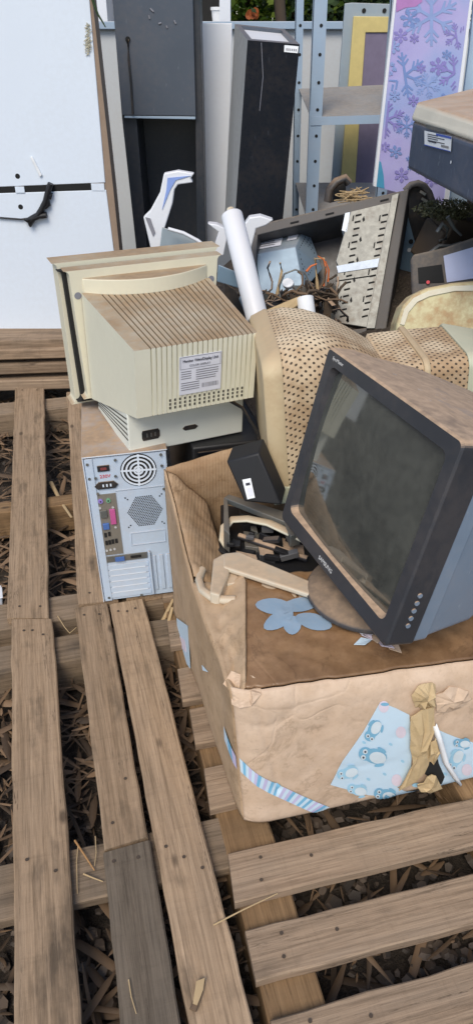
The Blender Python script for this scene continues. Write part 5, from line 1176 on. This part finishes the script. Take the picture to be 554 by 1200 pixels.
# ------------------------------------------------------------------ snowflake board
SY = 2.95
t = thing('snowflake_board', 'lilac board printed with blue and violet snowflakes, standing at the back right', 'board', Y(480, 225, SY))
L0 = [(466, -50), (557, -50), (552, 0), (520, 240), (437, 218), (461, 0)]
m = MB(); m.prism([Y(a, b, SY) for a, b in L0], (0, .018, 0)); bd = m.build('panel', M['snow_bg'], t, True)
m = MB(); m.prism([Y(a, b, SY - .003) for a, b in ((466, -50), (469, -50), (464, 0), (440.5, 219), (437, 218), (461, 0))], (0, .022, 0)); m.prism([Y(a, b, SY - .003) for a, b in ((555, -50), (558, -50), (553, 0), (524, 241), (519, 240), (550, 0))], (0, .022, 0)); m.build('pale_edge', M['whiteplast'], t, True)
m = MB()
def flake(cx, cy, R, mi, y, rot=0, arms=6, w_=.17):
    for k in range(arms):
        a = rad(90 + rot + k * 360 / arms); d = (math.cos(a), -math.sin(a)); n_ = (-d[1], d[0])
        def S_(r0, r1, ww, ang=0, base=0):
            da = (math.cos(a + rad(ang)), -math.sin(a + rad(ang))); na = (-da[1], da[0]); bx_, by_ = cx + d[0] * base, cy + d[1] * base
            q = [(bx_ + da[0] * r + na[0] * s * ww, by_ + da[1] * r + na[1] * s * ww) for r, s in ((r0, -1), (r1, -.7), (r1, .7), (r0, 1))]
            if any(x < 465 - .11 * yy or x > 548 - .132 * yy for x, yy in q): return
            sub[0] += 1; yo = y - .000003 * sub[0]
            m.prism([Y(x, yy, yo) for x, yy in q], (0, .0002, 0), mi)
        S_(0, R, R * w_ * .5)
        for bs, ln in ((.42, .36), (.66, .28)):
            for s in (42, -42): S_(0, R * ln, R * w_ * .42, s, R * bs)
kk = 0; sub = [0]
for (cx, cy, R, mi, rot) in ((505, 20, 34, 2, 0), (474, 88, 27, 0, 8), (500, 100, 16, 2, 12), (480, 22, 12, 0, 20), (469, 42, 9, 1, 0), (534, 42, 16, 1, 10), (532, 86, 22, 1, 5), (513, 78, 11, 1, 0), (485, 45, 6, 1, 0), (523, 64, 6, 0, 0), (493, 80, 6, 1, 0), (453, 140, 22, 1, -6), (476, 148, 14, 0, 0), (463, 178, 8, 0, 10), (461, 55, 8, 2, 0), (455, 80, 10, 2, 20), (484, 118, 7, 1, 0), (462, 112, 7, 2, 0), (488, 190, 14, 0, 8), (470, 205, 9, 1, 0), (520, 118, 9, 0, 10), (500, 165, 10, 1, 14), (505, 210, 9, 1, 0), (451, 172, 6, 1, 0)):
    kk += 1; flake(cx, cy, R, mi, SY - .001, rot, 6, .12 if R > 13 else .2)
pg = [Y(a, b, SY - .0016) for a, b in ((463, -20), (495, -20), (494, 2), (486, 8), (474, 9), (464, 14))]; m.prism(pg, (0, .001, 0), 3)
pg = [Y(a, b, SY - .0016) for a, b in ((441, 186), (446, 190), (449, 205), (450, 221), (438, 218))]; m.prism(pg, (0, .001, 0), 4)
m.build('snowflake_print', [M['snow_a'], M['snow_b'], M['snow_c'], M['pink'], M['teal']], t, True)
m = MB(); m.prism([Y(a, b, 3.05) for a, b in ((560, -50), (640, -50), (600, 240), (526, 240), (549, 60), (552, 30))], (0, .02, 0)); tag(m.build('pale_panel', plastic('pale_blue_panel', (.42, .55, .68), .3, .05, .5), bevel=.002), 'pale blue panel behind the right edge of the snowflake board', 'panel')

# ------------------------------------------------------------------ garden wall, white unit and trees behind
t = thing('garden_wall', 'low white painted wall with a grey coping running along the back', 'wall', (0, 4.6, 0))
m = MB(); m.box(-5, 6, 0, .12, 0, 1.395); m.build('wall', M['whitewall'], t)
m = MB(); m.box(-5, 6, -.03, .15, 1.395, 1.43); m.build('coping', M['racksteel'], t, bevel=.004)
t = thing('open_cabinet', 'white framed cabinet with a dark open front, behind the garden wall coping', 'cabinet', Y(190, 22, 5.0))
Zb = 1.40
m = MB()
xl, xr_ = Y(112, 10, 5.0).x, Y(270, 10, 5.0).x
for (a, b) in ((xl, xl + .07), (xr_ - .06, xr_)): m.box(a, b, 4.95, 5.35, .4, 2.3)
m.box(xl, xr_, 4.95, 5.35, 2.3, 2.36); m.box(xl + .071, xr_ - .061, 4.97, 5.35, 1.34, 1.40); m.build('frame', M['whiteplast'], t, True)
m = MB(); m.box(xl + .071, xr_ - .061, 5.30, 5.34, .4, 2.3); m.build('back_panel', M['dark_gap'], t, True)
m = MB(); c = Vector((Y(257, 14, 5.05).x, 5.06, 1.40)); m.cyl(c, c + Vector((0, 0, .085)), .036, .045, 20); m.cyl(c + Vector((0, 0, .085)), c + Vector((0, 0, .10)), .05, .05, 20)
tag(m.build('flower_pot', M['paperw']), 'small pale grey pot standing inside the white framed cabinet', 'pot')
def tree(name, px, y, zc, rx, rz, n, mat, label, s=.06, spread=1.0):
    c = Y(px, 10, y); c = Vector((c.x, y, zc)); t = thing(name, label, 'tree', (c.x, c.y, 0), group='trees beyond the garden wall')
    m = MB(); m.tube([Vector((0, 0, 0)), Vector((.05, 0, zc * .5)), Vector((-.03, .05, zc)), Vector((.04, 0, zc + rz * .6))], .07, 8, 0, .02)
    for k in range(6):
        a = random.uniform(0, 6.28); b = Vector((0, 0, zc * random.uniform(.4, 1))); m.tube([b, b + Vector((math.cos(a) * rx * .4, math.sin(a) * rx * .4, rz * .3)), b + Vector((math.cos(a) * rx * .8, math.sin(a) * rx * .8, rz * .45))], .025, 6, 0, .008)
    m.build('trunk', M['bark'], t)
    m = MB(); cl = [Vector((random.gauss(0, rx * .45), random.gauss(0, rx * .4), zc + random.gauss(0, rz * .42))) for _ in range(40)]
    for k in range(n):
        b = random.choice(cl); p = b + Vector((random.gauss(0, .15), random.gauss(0, .15), random.gauss(0, .13))) * spread
        d = Vector((random.uniform(-1, 1), random.uniform(-1, 1), random.uniform(-.8, .5))).normalized(); e = d.cross(Vector((random.uniform(-1, 1), random.uniform(-1, 1), random.uniform(-1, 1)))).normalized(); q = s * random.uniform(.6, 1.4)
        m.add([p, p + d * q * .5 + e * q * .28, p + d * q, p + d * q * .5 - e * q * .28], [(0, 1, 2, 3)])
    m.build('crown', mat, t)
tree('broadleaf_tree', 295, 6.4, 1.7, .75, .55, 5200, M['leaf'], 'bright green leafy tree left of the rack, behind the tall black cabinet')
tree('broadleaf_tree', 345, 7.2, 1.7, .8, .6, 4500, M['leaf'], 'green leafy tree behind the left rack post')
tree('conifer', 392, 6.2, 1.5, .45, .7, 4200, M['leafdark'], 'dark green conifer showing above the framed panel', .05, .8)
tree('conifer', 455, 6.6, 1.6, .6, .8, 4200, M['leafdark'], 'dark green conifer above the snowflake board corner', .05, .8)
tree('broadleaf_tree', 120, 6.4, 1.5, .5, .6, 2500, M['leaf'], 'light green tree glimpsed beside the white cupboard top')
m = MB(); m.tube([Y(x, y, 5.6) for x, y in ((329, 26), (328, 12), (326, -20))], .035, 8); tag(m.build('tree_trunk', M['bark']), 'thin grey bare trunk between the leafy trees left of the rack', 'tree trunk')
m = MB()
for k in range(7):
    p = Y(294 + random.uniform(-3, 6), 17 + random.uniform(-4, 5), 5.9); m.disc(p, .025, (random.uniform(-.5, .5), -1, random.uniform(-.3, .6)), 8, thick=.004)
tag(m.build('orange_blossom', M['orange']), 'few orange blossoms among the leaves behind the wall', 'flowers')

# ------------------------------------------------------------------ straw bits and small litter on the pallets
def straw(pts, z, r, lab, mat='straw', name='straw_stalk'):
    m = MB(); m.tube([Z(a, b, z + c) for a, b, c in pts], r, 5, 0, r * .6); tag(m.build(name, M[mat]), lab, 'straw', 'straw stalks on the pallets')
straw([(250, 1084, .004), (285, 1066, .006), (325, 1047, .004)], .142, .0016, 'long pale straw stalk bridging the gap between the left and right pallets')
straw([(88, 985, .0), (100, 1003, .006), (111, 1020, .003)], .122, .0022, 'thickest brown straw bent over the low board between two left planks', 'strawdk')
straw([(92, 990, .002), (90, 1010, .004), (91, 1047, .002)], .122, .0012, 'thin upright straw nearest the wide left plank')
straw([(98, 1024, .004), (110, 1029, .004), (121, 1033, .002)], .122, .0018, 'short thick pale straw lying across the low board')
straw([(112, 980, .002), (113, 1000, .004), (111, 1015, .002)], .122, .0012, 'thin straw beside the dark weathered board end')
straw([(151, 1148, .002), (154, 1168, .004), (160, 1188, .002)], .142, .0013, 'thin straw lying on the dark weathered board')
straw([(68, 722, .003), (76, 735, .008), (82, 742, .004), (90, 735, .004)], .122, .0014, 'curled straw by the end of the plank left of the tower')
m = MB(); m.tube([Z(a, b, .146) for a, b in ((226, 1184), (230, 1174), (234, 1164), (238, 1148))], .006, 7, 0, .004, .6); tag(m.build('dry_twig', M['strawdark']), 'short dark dry twig lying on the long plank at the bottom', 'twig')
m = MB(); m.add([Z(a, b, .150) for a, b in ((230, 1150), (240, 1146), (238, 1160), (231, 1178), (226, 1176))], [(0, 1, 2, 3, 4)]); tag(m.build('dry_leaf', M['straw'], solid=.001), 'curled tan dry leaf beside the twig on the long plank', 'leaf')
for (pts, lab) in (([(60, 565), (72, 588), (84, 606)], 'long dry stick leaning in the gap left of the tower'), ([(180, 745), (192, 725), (204, 700)], 'dry reed leaning against the steel tower base'), ([(185, 758), (196, 735), (202, 712)], 'second dry reed by the steel tower base, nearer the box')):
    m = MB(); m.tube([Z(a, b, .09 + .02 * i) for i, (a, b) in enumerate(pts)], .008, 6, 0, .004, .5); tag(m.build('dry_reed', M['straw']), lab, 'reed', 'dry reeds in the gaps')
m = MB(); m.cbox(Z(-4, 698, .12), (.03, .04, .035), (.1, .1, .3)); m.prism([Z(a, b, .142) for a, b in ((-6, 690), (3, 689), (4, 701), (-6, 703))], (0, 0, .003)); tag(m.build('plastic_piece', M['whiteplast'], bevel=.003), 'small white plastic piece at the left edge by the pallet joint', 'plastic piece')
